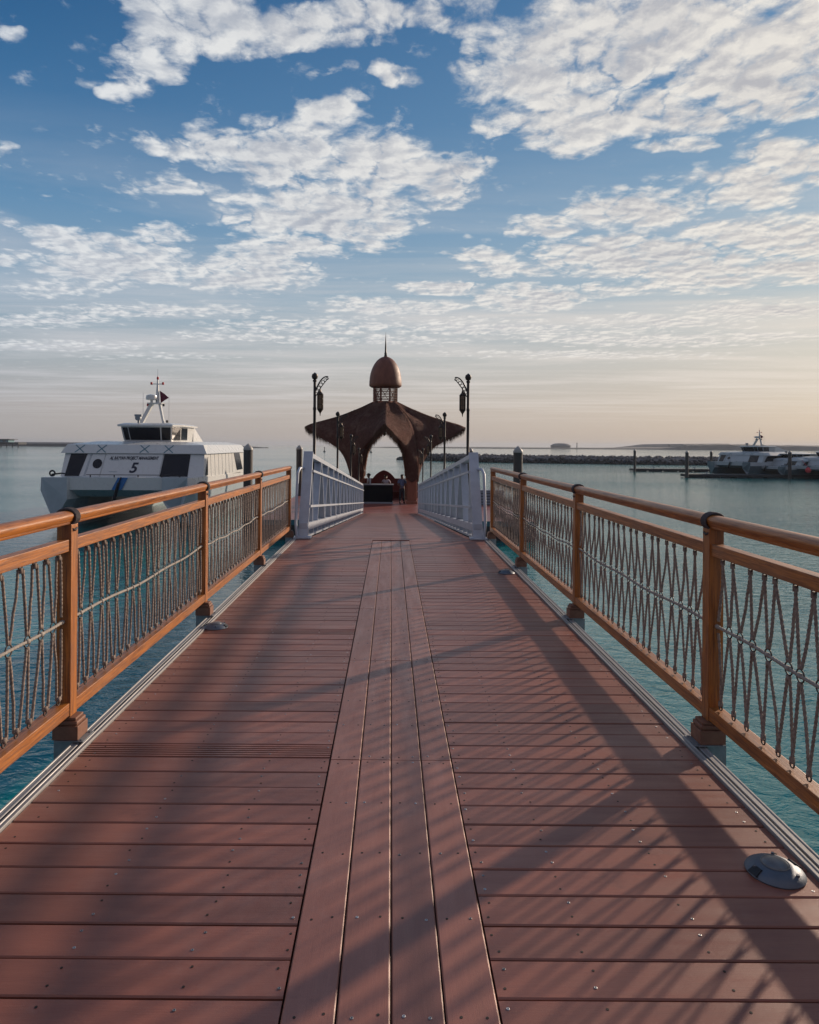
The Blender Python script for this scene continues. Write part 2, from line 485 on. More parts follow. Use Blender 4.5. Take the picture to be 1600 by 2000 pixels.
# ------------------------------------------------------------------ mesh helpers
class MB:
    def __init__(s):
        s.v = []
        s.f = []
        s.mi = []
        s.uv = {}

    def add(s, verts, faces, mi=0):
        o = len(s.v)
        s.v.extend([Vector(p) for p in verts])
        for f in faces:
            s.f.append([i + o for i in f])
            s.mi.append(mi)
        return o

    def box(s, a, b, mi=0, M4=None, cham=0.0):
        x0, y0, z0 = a
        x1, y1, z1 = b
        if cham <= 0:
            vs = [(x0, y0, z0), (x1, y0, z0), (x1, y1, z0), (x0, y1, z0), (x0, y0, z1), (x1, y0, z1), (x1, y1, z1), (x0, y1, z1)]
            fs = [(0, 3, 2, 1), (4, 5, 6, 7), (0, 1, 5, 4), (1, 2, 6, 5), (2, 3, 7, 6), (3, 0, 4, 7)]
        else:
            bm = bmesh.new()
            bmesh.ops.create_cube(bm, size=1)
            for v in bm.verts:
                v.co = Vector(((x0 + x1) / 2 + v.co.x * (x1 - x0), (y0 + y1) / 2 + v.co.y * (y1 - y0), (z0 + z1) / 2 + v.co.z * (z1 - z0)))
            bmesh.ops.bevel(bm, geom=bm.edges[:], offset=cham, segments=2, affect='EDGES', profile=0.6)
            bm.verts.index_update()
            vs = [v.co.copy() for v in bm.verts]
            fs = [[v.index for v in f.verts] for f in bm.faces]
            bm.free()
        if M4 is not None:
            vs = [M4 @ Vector(v) for v in vs]
        s.add(vs, fs, mi)

    def beam(s, p0, p1, w, h, mi=0, up=Vector((0, 0, 1))):
        """box section from p0 to p1, w across, h along the 'up' side"""
        p0 = Vector(p0)
        p1 = Vector(p1)
        d = (p1 - p0).normalized()
        x = d.cross(up)
        if x.length < 1e-5:
            x = Vector((1, 0, 0))
        x.normalize()
        u = x.cross(d).normalized()
        vs = []
        for p in (p0, p1):
            for (a, b_) in ((-1, -1), (1, -1), (1, 1), (-1, 1)):
                vs.append(p + x * (a * w / 2) + u * (b_ * h / 2))
        s.add(vs, [(0, 3, 2, 1), (4, 5, 6, 7), (0, 1, 5, 4), (1, 2, 6, 5), (2, 3, 7, 6), (3, 0, 4, 7)], mi)

    def tube(s, pts, r, n=8, mi=0, caps=True, closed=False):
        pts = [Vector(p) for p in pts]
        rs = r if isinstance(r, (list, tuple)) else [r] * len(pts)
        o = len(s.v)
        N = len(pts)
        prev = None
        for i, p in enumerate(pts):
            if closed:
                d = pts[(i + 1) % N] - pts[i - 1]
            else:
                d = pts[min(i + 1, N - 1)] - pts[max(i - 1, 0)]
            d.normalize()
            if prev is None:
                x = d.orthogonal().normalized()
            else:
                x = prev - d * prev.dot(d)
                if x.length < 1e-6:
                    x = d.orthogonal()
                x.normalize()
            prev = x
            y = d.cross(x)
            for k in range(n):
                a = 2 * math.pi * k / n
                s.v.append(p + (x * math.cos(a) + y * math.sin(a)) * rs[i])
        for i in range(N if closed else N - 1):
            for k in range(n):
                a = o + i * n + k
                b_ = o + i * n + (k + 1) % n
                j = (i + 1) % N
                s.f.append([a, b_, o + j * n + (k + 1) % n, o + j * n + k])
                s.mi.append(mi)
        if caps and not closed:
            s.f.append([o + k for k in range(n)][::-1])
            s.f.append([o + (N - 1) * n + k for k in range(n)])
            s.mi += [mi, mi]

    def rope(s, pts, r, seg, lobed=True, mi=0, pitch=0.062):
        """three-strand twisted rope along a polyline"""
        pts = [Vector(p) for p in pts]
        L = [0]
        for i in range(1, len(pts)):
            L.append(L[-1] + (pts[i] - pts[i - 1]).length)
        tot = L[-1]
        n = 9 if lobed else 5
        N = max(2, int(tot / seg) + 1)
        o = len(s.v)
        j = 0
        x = None
        for i in range(N):
            t = tot * i / (N - 1)
            while j < len(pts) - 2 and t > L[j + 1]:
                j += 1
            d = (pts[j + 1] - pts[j])
            p = pts[j] + d * ((t - L[j]) / max(1e-9, L[j + 1] - L[j]))
            d.normalize()
            if x is None:
                x = d.orthogonal()
            x = (x - d * x.dot(d)).normalized()
            y = d.cross(x)
            ph = 2 * math.pi * t / pitch
            for k in range(n):
                a = 2 * math.pi * k / n
                rr = r * (1 + 0.20 * math.cos(3 * (a - ph / 1.0))) if lobed else r
                s.v.append(p + (x * math.cos(a) + y * math.sin(a)) * rr)
        for i in range(N - 1):
            for k in range(n):
                s.f.append([o + i * n + k, o + i * n + (k + 1) % n, o + (i + 1) * n + (k + 1) % n, o + (i + 1) * n + k])
                s.mi.append(mi)

    def lathe(s, prof, n=24, c=(0, 0, 0), mi=0, a0=0.0, sx=1.0, sy=1.0):
        c = Vector(c)
        o = len(s.v)
        for (r, z) in prof:
            for k in range(n):
                a = a0 + 2 * math.pi * k / n
                s.v.append(c + Vector((math.cos(a) * r * sx, math.sin(a) * r * sy, z)))
        for i in range(len(prof) - 1):
            for k in range(n):
                s.f.append([o + i * n + k, o + i * n + (k + 1) % n, o + (i + 1) * n + (k + 1) % n, o + (i + 1) * n + k])
                s.mi.append(mi)
        s.f.append([o + k for k in range(n)][::-1])
        s.f.append([o + (len(prof) - 1) * n + k for k in range(n)])
        s.mi += [mi, mi]

    def extrude_y(s, prof, y0, y1, mi=0, x=0, z=0):
        n = len(prof)
        o = len(s.v)
        for y in (y0, y1):
            for (a, b_) in prof:
                s.v.append(Vector((x + a, y, z + b_)))
        for k in range(n):
            s.f.append([o + k, o + (k + 1) % n, o + n + (k + 1) % n, o + n + k])
            s.mi.append(mi)
        s.f.append([o + k for k in range(n)][::-1])
        s.f.append([o + n + k for k in range(n)])
        s.mi += [mi, mi]

    def prism(s, poly, off, mi=0):
        """poly: list of 3D points, off: extrusion vector"""
        n = len(poly)
        off = Vector(off)
        vs = [Vector(p) for p in poly] + [Vector(p) + off for p in poly]
        fs = [list(range(n))[::-1], [n + k for k in range(n)]]
        for k in range(n):
            fs.append([k, (k + 1) % n, n + (k + 1) % n, n + k])
        s.add(vs, fs, mi)

    def torus(s, c, R1, r, axis='X', n=14, m=5, mi=0, sy=1.0, sz=1.0):
        pts = []
        for k in range(n):
            a = 2 * math.pi * k / n
            if axis == 'X':
                pts.append((c[0], c[1] + R1 * math.cos(a) * sy, c[2] + R1 * math.sin(a) * sz))
            elif axis == 'Y':
                pts.append((c[0] + R1 * math.cos(a) * sy, c[1], c[2] + R1 * math.sin(a) * sz))
            else:
                pts.append((c[0] + R1 * math.cos(a) * sy, c[1] + R1 * math.sin(a) * sz, c[2]))
        s.tube(pts, r, m, mi, closed=True)

    def mesh(s, name, mats, smooth=False, fixn=True, origin=Vector((0, 0, 0))):
        me = bpy.data.meshes.new(name)
        me.from_pydata([tuple(v - origin) for v in s.v], [], s.f)
        for m_ in (mats if isinstance(mats, (list, tuple)) else [mats]):
            me.materials.append(m_)
        me.polygons.foreach_set('material_index', s.mi)
        if fixn:
            bm = bmesh.new()
            bm.from_mesh(me)
            bmesh.ops.recalc_face_normals(bm, faces=bm.faces)
            bm.to_mesh(me)
            bm.free()
        if smooth:
            me.polygons.foreach_set('use_smooth', [True] * len(me.polygons))
            if smooth != 'all':
                bpy_set_sharp(me, R(38))
        me.update()
        return me

    def build(s, name, mats, parent=None, smooth=False, world=True, fixn=True, loc=None):
        org = Vector((0, 0, 0))
        if world and parent is not None:
            p = parent
            while p is not None:
                org = org + p.location
                p = p.parent
        me = s.mesh(name, mats, smooth, fixn, org)
        o = bpy.data.objects.new(name, me)
        col.objects.link(o)
        if parent is not None:
            o.parent = parent
        if loc is not None:
            o.location = loc
        return o


def bpy_set_sharp(me, ang):
    bm = bmesh.new()
    bm.from_mesh(me)
    for e in bm.edges:
        if len(e.link_faces) == 2:
            e.smooth = e.calc_face_angle(0) < ang
    bm.to_mesh(me)
    bm.free()


def thing(name, label, cat, loc=(0, 0, 0), rz=0.0, group=None):
    o = bpy.data.objects.new(name, None)
    col.objects.link(o)
    o.empty_display_size = 0.2
    o.location = loc
    o.rotation_euler = (0, 0, rz)
    o['label'] = label
    o['category'] = cat
    if group:
        o['group'] = group
    return o


def tag(o, label, cat, group=None):
    o['label'] = label
    o['category'] = cat
    if group:
        o['group'] = group
    return o


def struct(o, kind='structure'):
    o['kind'] = kind
    return o


def link_copy(o, parent=None, loc=None):
    c_ = o.copy()
    col.objects.link(c_)
    c_.parent = parent
    if loc is not None:
        c_.location = loc
    return c_


def copy_tree(o, parent=None):
    kids = list(o.children)
    c_ = link_copy(o, parent)
    for k in kids:
        copy_tree(k, c_)
    return c_


# ------------------------------------------------------------------ sea, boardwalk
ZW = -2.8
ZP = -1.9       # pontoon deck
w_ = MB()
w_.add([(-5150, -380, ZW), (5150, -380, ZW), (5150, 7550, ZW), (-5150, 7550, ZW)], [(0, 1, 2, 3)])
struct(w_.build('water', M['water']))

PITCH = 0.1456
Y_END = 11.45
dk = MB()
rnd = random.Random(3)


def board(mb, x0, x1, y, w=0.139, z=0.0, mi=0, dzx=0.0):
    """one composite board across the walk with eased edges"""
    c_ = 0.004
    t = 0.024
    prof = [(0, -t), (w, -t), (w, -c_), (w - c_, 0), (c_, 0), (0, -c_)]
    vs = [(x0, y + a, z + b_) for a, b_ in prof] + [(x1, y + a, z + b_ + dzx) for a, b_ in prof]
    n = 6
    fs = [list(range(n)), [n + k for k in range(n)][::-1]] + [[k, n + k, n + (k + 1) % n, (k + 1) % n] for k in range(n)]
    mb.add(vs, fs, mi)


def screw(mb, x, y, z=0.0):
    q = rnd.random()
    r = 0.0050
    n = 8
    if q < 0.38:
        pr = [(r, 0.0), (r, 0.0012), (r * 0.72, 0.0018), (r * 0.3, 0.0012)]
        mb.lathe(pr, n, (x, y, z), 1)
        mb.lathe([(r * 0.28, 0.0015), (r * 0.28, 0.0021)], 6, (x, y, z), 2)
    else:
        mb.lathe([(r * 0.85, 0.0), (r * 0.85, 0.0009)], n, (x, y, z), 2)


XS = [-0.283, -0.136, 0.010, 0.155, 0.301]
k0 = int((-5.0 - 1.897) / PITCH)
for side in (-1, 1):
    for k in range(k0, 80):
        y = 1.897 + k * PITCH + (0.004 if side > 0 else 0.0)
        if y + PITCH > Y_END:
            break
        jz = rnd.uniform(-0.0012, 0.0012)
        full = y > 10.93
        if side < 0:
            xa, xb = -1.508, (0.0 if full else XS[0] - 0.004)
        else:
            xa, xb = (0.003 if full else XS[4] + 0.004), 1.508
        if side < 0 and abs(y - 3.353) < 0.05 or side < 0 and abs(y - 5.54) < 0.07:
            # board laid with its ribbed face up
            z = jz
            n_r = 6
            pw = 0.139 / (2 * n_r)
            board(dk, xa, xb, y, 0.139, z - 0.004, 0)
            for q in range(n_r):
                dk.box((xa, y + 0.004 + q * 2 * pw, z - 0.0035), (xb, y + 0.004 + (q * 2 + 1.25) * pw, z), 0)
        else:
            board(dk, xa, xb, y, 0.139 + rnd.uniform(-0.0015, 0.001), jz, 0, rnd.uniform(-0.0008, 0.0008))
        if y > -0.2:
            for xs in (0.322, 0.585, 0.965, 1.44):
                for yy in (0.034, 0.104):
                    if rnd.random() < 0.93:
                        screw(dk, side * (xs + rnd.uniform(-0.012, 0.012)) + 0.01, y + yy + rnd.uniform(-0.006, 0.006), jz)
o = dk.build('boardwalk', [M['deck_x'], M['screw'], M['hole']])
struct(o)
# centre strip of four long boards
sp = MB()
seams = [-4.5, -2.8, -1.25, 0.27, 1.80, 3.325, 4.86, 6.40, 7.93, 9.45, 10.93]
for i in range(4):
    a, b_ = XS[i] + 0.0022, XS[i + 1] - 0.0022
    for j in range(len(seams) - 1):
        z = 0.0035 + rnd.uniform(-0.001, 0.001)
        c_ = 0.004
        y0, y1 = seams[j] + 0.002, seams[j + 1] - 0.002
        if j in (6, 8) and i in (1, 2):
            y1 += 0.0019
        prof = [(a, -0.024), (b_, -0.024), (b_, z - c_), (b_ - c_, z), (a + c_, z), (a, z - c_)]
        sp.extrude_y(prof, y0, y1, 0)
        if y1 > 0:
            for yy in [y0 + 0.03, y1 - 0.03] + [y0 + (y1 - y0) * q for q in (0.27, 0.5, 0.74)]:
                for xx in (a + 0.035, b_ - 0.035):
                    screw(sp, xx + rnd.uniform(-.006, .006), yy + rnd.uniform(-.008, .008), z)
struct(sp.build('boardwalk_centre_strip', [M['deck_y'], M['screw'], M['hole']]))
# under-structure
us = MB()
us.box((-1.50, -5, -0.30), (1.50, Y_END - .02, -0.03), 0)
for x in (-1.46, 1.46):
    us.box((x - .05, -5, -0.42), (x + .05, Y_END - .03, -0.301), 0)
struct(us.build('boardwalk_understructure', M['under']))
# piles carrying the walk
for i, (x, y) in enumerate([(-1.1, 0.9), (1.1, 0.9), (-1.1, 9.8), (1.1, 9.8)]):
    p = MB()
    p.lathe([(0.2, ZW - 2), (0.2, -0.43)], 20, (x, y, 0))
    p.lathe([(0.26, -0.46), (0.26, -0.421)], 20, (x, y, 0))
    o = p.build('support_pile', M['pile'], smooth=True)
    tag(o, ['dark round pile under the near left of the walk', 'dark round pile under the near right of the walk',
            'dark round pile under the far left of the walk', 'dark round pile under the far right of the walk'][i], 'pile', 'piles carrying the boardwalk')
# aluminium edge channels
for side in (-1, 1):
    e = MB()
    for (a, b_, z) in ((1.512, 1.545, 0.012), (1.560, 1.600, 0.008)):
        x0, x1 = (a, b_) if side > 0 else (-b_, -a)
        prof = [(x0, -0.06), (x1, -0.06), (x1, z - .002), (x1 - .002, z), (x1 - 0.009, z), (x1 - .011, z - .003), (x0 + .011, z - .003), (x0 + .009, z), (x0 + .002, z), (x0, z - .002)]
        e.extrude_y(prof, -5, Y_END)
    x0, x1 = (1.5455, 1.5595) if side > 0 else (-1.5595, -1.5455)
    e.box((x0, -5, -0.06), (x1, Y_END - .01, -0.012), 1)
    x0, x1 = (1.590, 1.599) if side > 0 else (-1.599, -1.590)
    e.box((x0, -5, -0.28), (x1, Y_END - .01, -0.0605), 0)
    o = e.build('edge_channel', [M['alu'], M['black']])
    tag(o, 'grooved aluminium channel along the %s edge of the boardwalk' % ('right' if side > 0 else 'left'), 'deck edging', 'aluminium edge channels')

# ------------------------------------------------------------------ rope railings
XR = 1.656
BAY = 2.55
POSTS = [3.54 - 3 * BAY, 3.54 - 2 * BAY, 3.54 - BAY, 3.54, 3.54 + BAY, 3.54 + 2 * BAY, 3.54 + 3 * BAY]
NV = 20


def lacing(seed, lod):
    r_ = random.Random(seed)
    L = BAY - 0.075
    st = L / NV
    tops = [st * (i + 0.5) + r_.uniform(-.022, .022) for i in range(NV)]
    mids = [st * i + r_.uniform(-.022, .022) for i in range(1, NV)]
    mids = [0.018] + mids + [L - 0.018]
    bots = [st * (i + 0.5) + r_.uniform(-.022, .022) for i in range(NV)]
    sg, wf, wp = r_.uniform(.012, .032), r_.uniform(6, 11), r_.uniform(0, 6)
    zm = lambda y: 0.618 - sg * math.sin(math.pi * y / L) + 0.006 * math.sin(wf * y + wp)
    mb = MB()
    seg = 0.0055 if lod == 0 else (0.012 if lod == 1 else 0.08)
    rr = 0.0064
    for i in range(NV):
        for (yt, zt, up) in ((tops[i], 0.952, 1), (bots[i], 0.232, -1)):
            for q in (0, 1):
                m_ = mids[i + q]
                zc = zm(m_) + up * 0.030
                sx = 0.006 * (1 if q else -1)
                ya = yt + (0.009 if q else -0.009)
                yb = m_ - (0.007 if q else -0.007)
                pts = []
                for k in range(6):
                    t = k / 5
                    bow = 0.010 * math.sin(math.pi * t) * r_.uniform(0.2, 1.0)
                    pts.append((sx * (1 - t) + bow * 0.4, ya + (yb - ya) * t + bow * (-1 if q else 1) * .5, zt + (zc - zt) * t))
                mb.rope(pts, rr * r_.uniform(0.92, 1.08), seg, lod < 2)
            # whipping where the strands meet the eye
            mb.tube([(0, yt, zt - 0.018 * up), (0, yt, zt + 0.006 * up)], 0.0115, 7)
        mb.tube([(0, mids[i], zm(mids[i]) + .027), (0, mids[i], zm(mids[i]) + .044)], 0.0115, 6)
        mb.tube([(0, mids[i], zm(mids[i]) - .027), (0, mids[i], zm(mids[i]) - .044)], 0.0115, 6)
    me = mb.mesh('rope_lacing', M['rope'], 'all', False)
    cd = MB()
    pts = [(0.0, -0.004 + (L + .008) * k / 30, zm(L * k / 30)) for k in range(31)]
    cd.rope(pts, 0.0078, 0.006 if lod == 0 else 0.05, lod == 0, 0, 0.07)
    for m_ in (mids if lod < 2 else []):
        if r_.random() < .7:
            cd.tube([(0, m_ - .010, zm(m_)), (0, m_ + .012, zm(m_))], 0.0115, 7)
    cme = cd.mesh('middle_cord', M['cord'], 'all', False)
    rings = [(0, y, 0.961, 0.014) for y in tops] + [(0, y, zm(y), 0.0270) for y in mids[1:-1]] + [(0, y, 0.222, 0.015) for y in bots]
    return me, cme, rings


lacs = {-1: [lacing(11, 0), lacing(12, 0), lacing(13, 1), lacing(14, 2)], 1: [lacing(31, 0), lacing(32, 0), lacing(33, 1), lacing(34, 2)]}


def ring_mesh(R1):
    mb = MB()
    mb.torus((0, 0, 0), R1, 0.0034, 'X', 18, 6)
    if R1 < 0.02:
        up = 1
    return mb.mesh('ring', M['ring'], 'all')


ring_me = {0.014: ring_mesh(0.014), 0.0270: ring_mesh(0.0270), 0.015: ring_mesh(0.015)}

# post meshes
pm = MB()
pm.box((-0.0375, -0.0375, 0.128), (0.0375, 0.0375, 1.107), 0, None, 0.004)
post_me = pm.mesh('post', M['wood_z'])
hp = [(-0.030, 0.0), (0.030, 0.0), (0.033, 0.004), (0.033, 0.012), (0.039, 0.017)]
for k in range(13):
    a = -0.35 + (math.pi + 0.7) * k / 12
    hp.append((0.046 * math.cos(a), 0.041 + 0.025 * math.sin(a)))
hp += [(-0.039, 0.017), (-0.033, 0.012), (-0.033, 0.004)]

for side in (-1, 1):
    sname = 'right' if side > 0 else 'left'
    root = thing('rope_railing', 'varnished wooden railing with laced rope panels along the %s side of the boardwalk' % sname, 'railing', (side * XR, 3.54, 0), 0, 'rope railings of the boardwalk')
    # posts
    for yp in POSTS:
        po = bpy.data.objects.new('post', post_me)
        col.objects.link(po)
        po.parent = root
        po.location = (0, yp - 3.54, 0)
        bb = MB()
        s_ = -side
        x_in = 0.085 * s_
        xa, xb = min(x_in, -0.045 * s_), max(x_in, -0.045 * s_)
        bb.box((xa, -0.058, 0.018), (xb, 0.058, 0.088), 0, None, 0.003)
        bb.box((xa + .006, -0.052, 0.0885), (xb - .006, 0.052, 0.112), 0, None, 0.009)
        bb.box((xa + .016, -0.044, 0.1125), (xb - .016, 0.044, 0.127), 0, None, 0.005)
        bb.build('post_base', M['wood_base'], po, world=False)
        br = MB()
        br.box((min(0.115 * s_, -0.03 * s_), -0.066, 0.0125), (max(0.115 * s_, -0.03 * s_), 0.066, 0.0175), 0)
        br.box((-0.042, -0.045, -0.26), (0.052, 0.045, 0.012), 0)
        for yy in (-.055, .055):
            br.lathe([(0.008, 0.0176), (0.008, 0.024)], 6, (0.1 * s_, yy * .9, 0))
        br.build('mounting_bracket', M['galv'], po, world=False)
        if yp < POSTS[-1] - .1:
            wr = MB()
            for q in range(4):
                pts = []
                for k in range(18):
                    a = 2 * math.pi * k / 18
                    pts.append((0.053 * math.cos(a), -0.021 + q * 0.013 + 0.004 * math.sin(a), 1.141 + 0.042 * math.sin(a)))
                wr.tube(pts, 0.0068, 6, closed=True)
            wr.tube([(0.03 * s_, -.03, 1.088), (0.045 * s_, -.012, 1.075), (0.04 * s_, .02, 1.083)], 0.006, 5)
            wr.build('rope_wrapping', M['wrap'], po, 'all', world=False)
    # handrail in joined lengths
    hr = MB()
    y_e = POSTS[-1] + 0.075
    for i in range(len(POSTS) - 1):
        a = POSTS[i] + (0.0012 if i else -.2)
        b_ = POSTS[i + 1] - 0.0012 if i < len(POSTS) - 2 else y_e - .03
        hr.extrude_y(hp, a, b_, 0, side * XR, 1.108)
    n = len(hp)
    # eased end
    for (q, sc) in ((0.0, 1.0), (0.018, 0.93), (0.03, 0.72)):
        pass
    hr.extrude_y([(x * .93, 0.004 + z * .93) for x, z in hp], y_e - .03, y_e - .012, 0, side * XR, 1.108)
    hr.extrude_y([(x * .75, 0.012 + z * .75) for x, z in hp], y_e - .012, y_e, 0, side * XR, 1.108)
    hr.build('handrail', M['wood_y'], root, True)
    spare = []
    for i in range(len(POSTS) - 1):
        ya, yb = POSTS[i] + 0.0375, POSTS[i + 1] - 0.0375
        for nm, z0, z1, hw in (('top_rail', 0.970, 1.030, 0.028), ('bottom_rail', 0.135, 0.200, 0.034)):
            rb = MB()
            rb.box((side * XR - hw, ya, z0), (side * XR + hw, yb, z1), 0, None, 0.0035)
            rb.build(nm, M['wood_y'], root)
        li = {2: 0, 3: 1, 4: 2}.get(i, 3)
        if i == 1:
            li = 2
        me, cme, rings = lacs[side][li]
        for m_, nm in ((me, 'rope_lacing'), (cme, 'middle_cord')):
            ob = bpy.data.objects.new(nm, m_)
            col.objects.link(ob)
            ob.parent = root
            ob.location = (0, ya - 3.54, 0)
        for (x, y, z, r1) in rings:
            yy = ya + y
            if i == 3 or (i == 2 and yy > 2.25):
                ob = bpy.data.objects.new('ring', ring_me[r1])
                col.objects.link(ob)
                ob.parent = root
                ob.location = (x, yy - 3.54, z)
            else:
                spare.append((side * XR, yy, z, r1))
    sb = MB()
    for (x, y, z, r1) in spare:
        sb.torus((x, y, z), r1, 0.0028, 'X', 10, 4)
    struct(sb.build('rings', M['ring'], root, 'all'), 'stuff')

# ------------------------------------------------------------------ domed deck lights
def deck_light(x, y, rz, label):
    t = thing('deck_light', label, 'deck light', (x, y, 0), rz, 'domed deck lights')
    mb = MB()
    mb.lathe([(0.097, 0.0), (0.099, 0.005), (0.094, 0.013), (0.078, 0.024), (0.060, 0.031), (0.047, 0.034), (0.044, 0.033)], 40, (0, 0, 0))
    for k in range(3):
        a = 0.9 + k * 2.09
        mb.lathe([(0.006, 0.024), (0.006, 0.031)], 8, (0.077 * math.cos(a), 0.077 * math.sin(a), 0))
    mb.build('housing', M['stud'], t, True, world=False)
    ln = MB()
    ln.lathe([(0.044, 0.032), (0.043, 0.037), (0.034, 0.042), (0.018, 0.045), (0.003, 0.046)], 28)
    ln.torus((0, 0, 0.035), 0.0455, 0.0022, 'Z', 28, 5)
    ln.build('dome_lens', M['stud_lens'], t, True, world=False)
    for s_ in (-1, 1):
        sl = MB()
        a = [(0.098 * s_, -0.020, 0.008), (0.098 * s_, 0.020, 0.008), (0.070 * s_, 0.016, 0.0275), (0.070 * s_, -0.016, 0.0275)]
        sl.prism([Vector(p) + Vector((0.004 * s_, 0, 0.004)) for p in a], (-0.012 * s_, 0, -0.010))
        sl.build('light_slot', M['black'], t, world=False)
    return t


deck_light(1.385, 2.47, R(15), 'blue grey domed metal deck light in the near right corner of the boardwalk')
deck_light(-1.44, 5.72, R(-8), 'domed metal deck light on the left side beside the railing')
deck_light(1.39, 8.25, R(5), 'small far domed deck light on the right side of the boardwalk')

# ------------------------------------------------------------------ gangway
G0, G1 = 11.2, 34.0


def gz(y):
    return 0.0 + (ZP + 0.06) * (y - G0) / (G1 - G0)


gw = thing('gangway', 'white aluminium gangway with truss sides sloping down to the pontoon', 'gangway', (0, G0, 0))
fl = MB()
y = Y_END + .01
while y < G1:
    board(fl, -1.33, 1.33, y, 0.139, gz(y) - 0.004 + rnd.uniform(-.001, .001))
    y += PITCH
fl.build('floor', M['deck_x'], gw)
ut = MB()
ut.beam((0, Y_END + .02, gz(Y_END) - 0.16), (0, G1, gz(G1) - 0.1), 2.6, 0.18)
ut.build('underframe', M['under'], gw)
tp = MB()
tp.beam((0, G1 - .05, gz(G1) - 0.02), (0, G1 + 1.1, ZP + 0.012), 2.5, 0.012)
tp.build('transition_plate', M['deck_red'], gw)
XG = 1.36


def gtruss(side):
    xi = side * XG
    xo = side * (XG + 0.13)
    xm = (xi + xo) / 2
    yb0 = G0
    yt0 = G0 + 0.75

    def Pn(y, h, x=xm):
        return Vector((x, y, gz(y) + h))
    m_ = MB()
    m_.beam(Pn(yt0 - .05, 1.40), Pn(G1, 1.40), 0.11, 0.08)
    m_.build('top_chord', M['white_al'], gw)
    m_ = MB()
    m_.beam(Pn(yb0 + .05, 0.185), Pn(G1, 0.185), 0.13, 0.12)
    m_.build('bottom_chord', M['white_al'], gw)
    m_ = MB()
    m_.beam(Pn(yb0 + .05, 0.02), Pn(G1, 0.02), 0.10, 0.035)
    y = yb0 + .5
    while y < G1:
        m_.beam(Pn(y, 0.036), Pn(y, 0.124), 0.08, 0.06, up=Vector((0, 1, 0)))
        y += 0.725
    m_.build('kick_strip', M['white_al'], gw)
    m_ = MB()
    m_.beam(Pn(yb0 + .25, 0.52, xi - side * .02), Pn(G1, 0.52, xi - side * .02), 0.03, 0.040)
    m_.build('lower_guard_rail', M['white_al'], gw)
    m_ = MB()
    m_.beam(Pn(yb0 + .6, 1.12, xi - side * .025), Pn(G1, 1.12, xi - side * .025), 0.034, 0.038)
    m_.build('guard_rail', M['white_al'], gw)
    # end posts
    for (a, b_) in (((yb0, -0.02), (yt0, 1.45)), ((G1, 0.0), (G1, 1.45))):
        m_ = MB()
        m_.beam(Pn(*a), Pn(*b_), 0.16, 0.07, up=Vector((0, -1, 0.2)))
        m_.build('end_post', M['white_al'], gw)
    # warren diagonals, deep across the walk, slender along it
    n_ = 0
    y = yb0 + 1.45
    ap = 13.55
    while ap - 0.725 < G1 - 0.4:
        for s_ in (-1, 1):
            yb = ap + s_ * 0.68
            yt = ap + s_ * 0.05
            if yb < yb0 + .1 or yb > G1:
                continue
            m_ = MB()
            m_.beam(Pn(yb, 0.246), Pn(yt, 1.349), 0.135, 0.034, up=Vector((0, 1, 0)))
            m_.build('truss_diagonal', M['white_al'], gw)
        ap += 1.45
    for s_ in (1,):
        yb, yt = 12.15, yt0 + .08
        m_ = MB()
        m_.beam(Pn(12.15, 0.246), Pn(12.02, 1.349), 0.115, 0.04, up=Vector((0, 1, 0)))
        m_.build('truss_diagonal', M['white_al'], gw)
    # foot and loop handle at the near end
    m_ = MB()
    m_.box((xm - .14, yb0 - .12, 0.004), (xm + .14, yb0 + .1, 0.03), 0, None, 0.004)
    m_.build('foot_plate', M['white_al'], gw)
    m_ = MB()
    xx = xm + side * 0.11
    pts = [(xm + side * .04, yt0 - .12, 1.12), (xx, yt0 - .32, 1.12), (xx + side * .02, yt0 - .42, 1.05), (xx + side * .03, yt0 - .45, 0.7),
           (xx, yb0 - .02, 0.25), (xx - side * .02, yb0 - .04, 0.03)]
    m_.tube(pts, 0.024, 10)
    m_.build('loop_handle', M['white_al'], gw, True)


gtruss(-1)
gtruss(1)

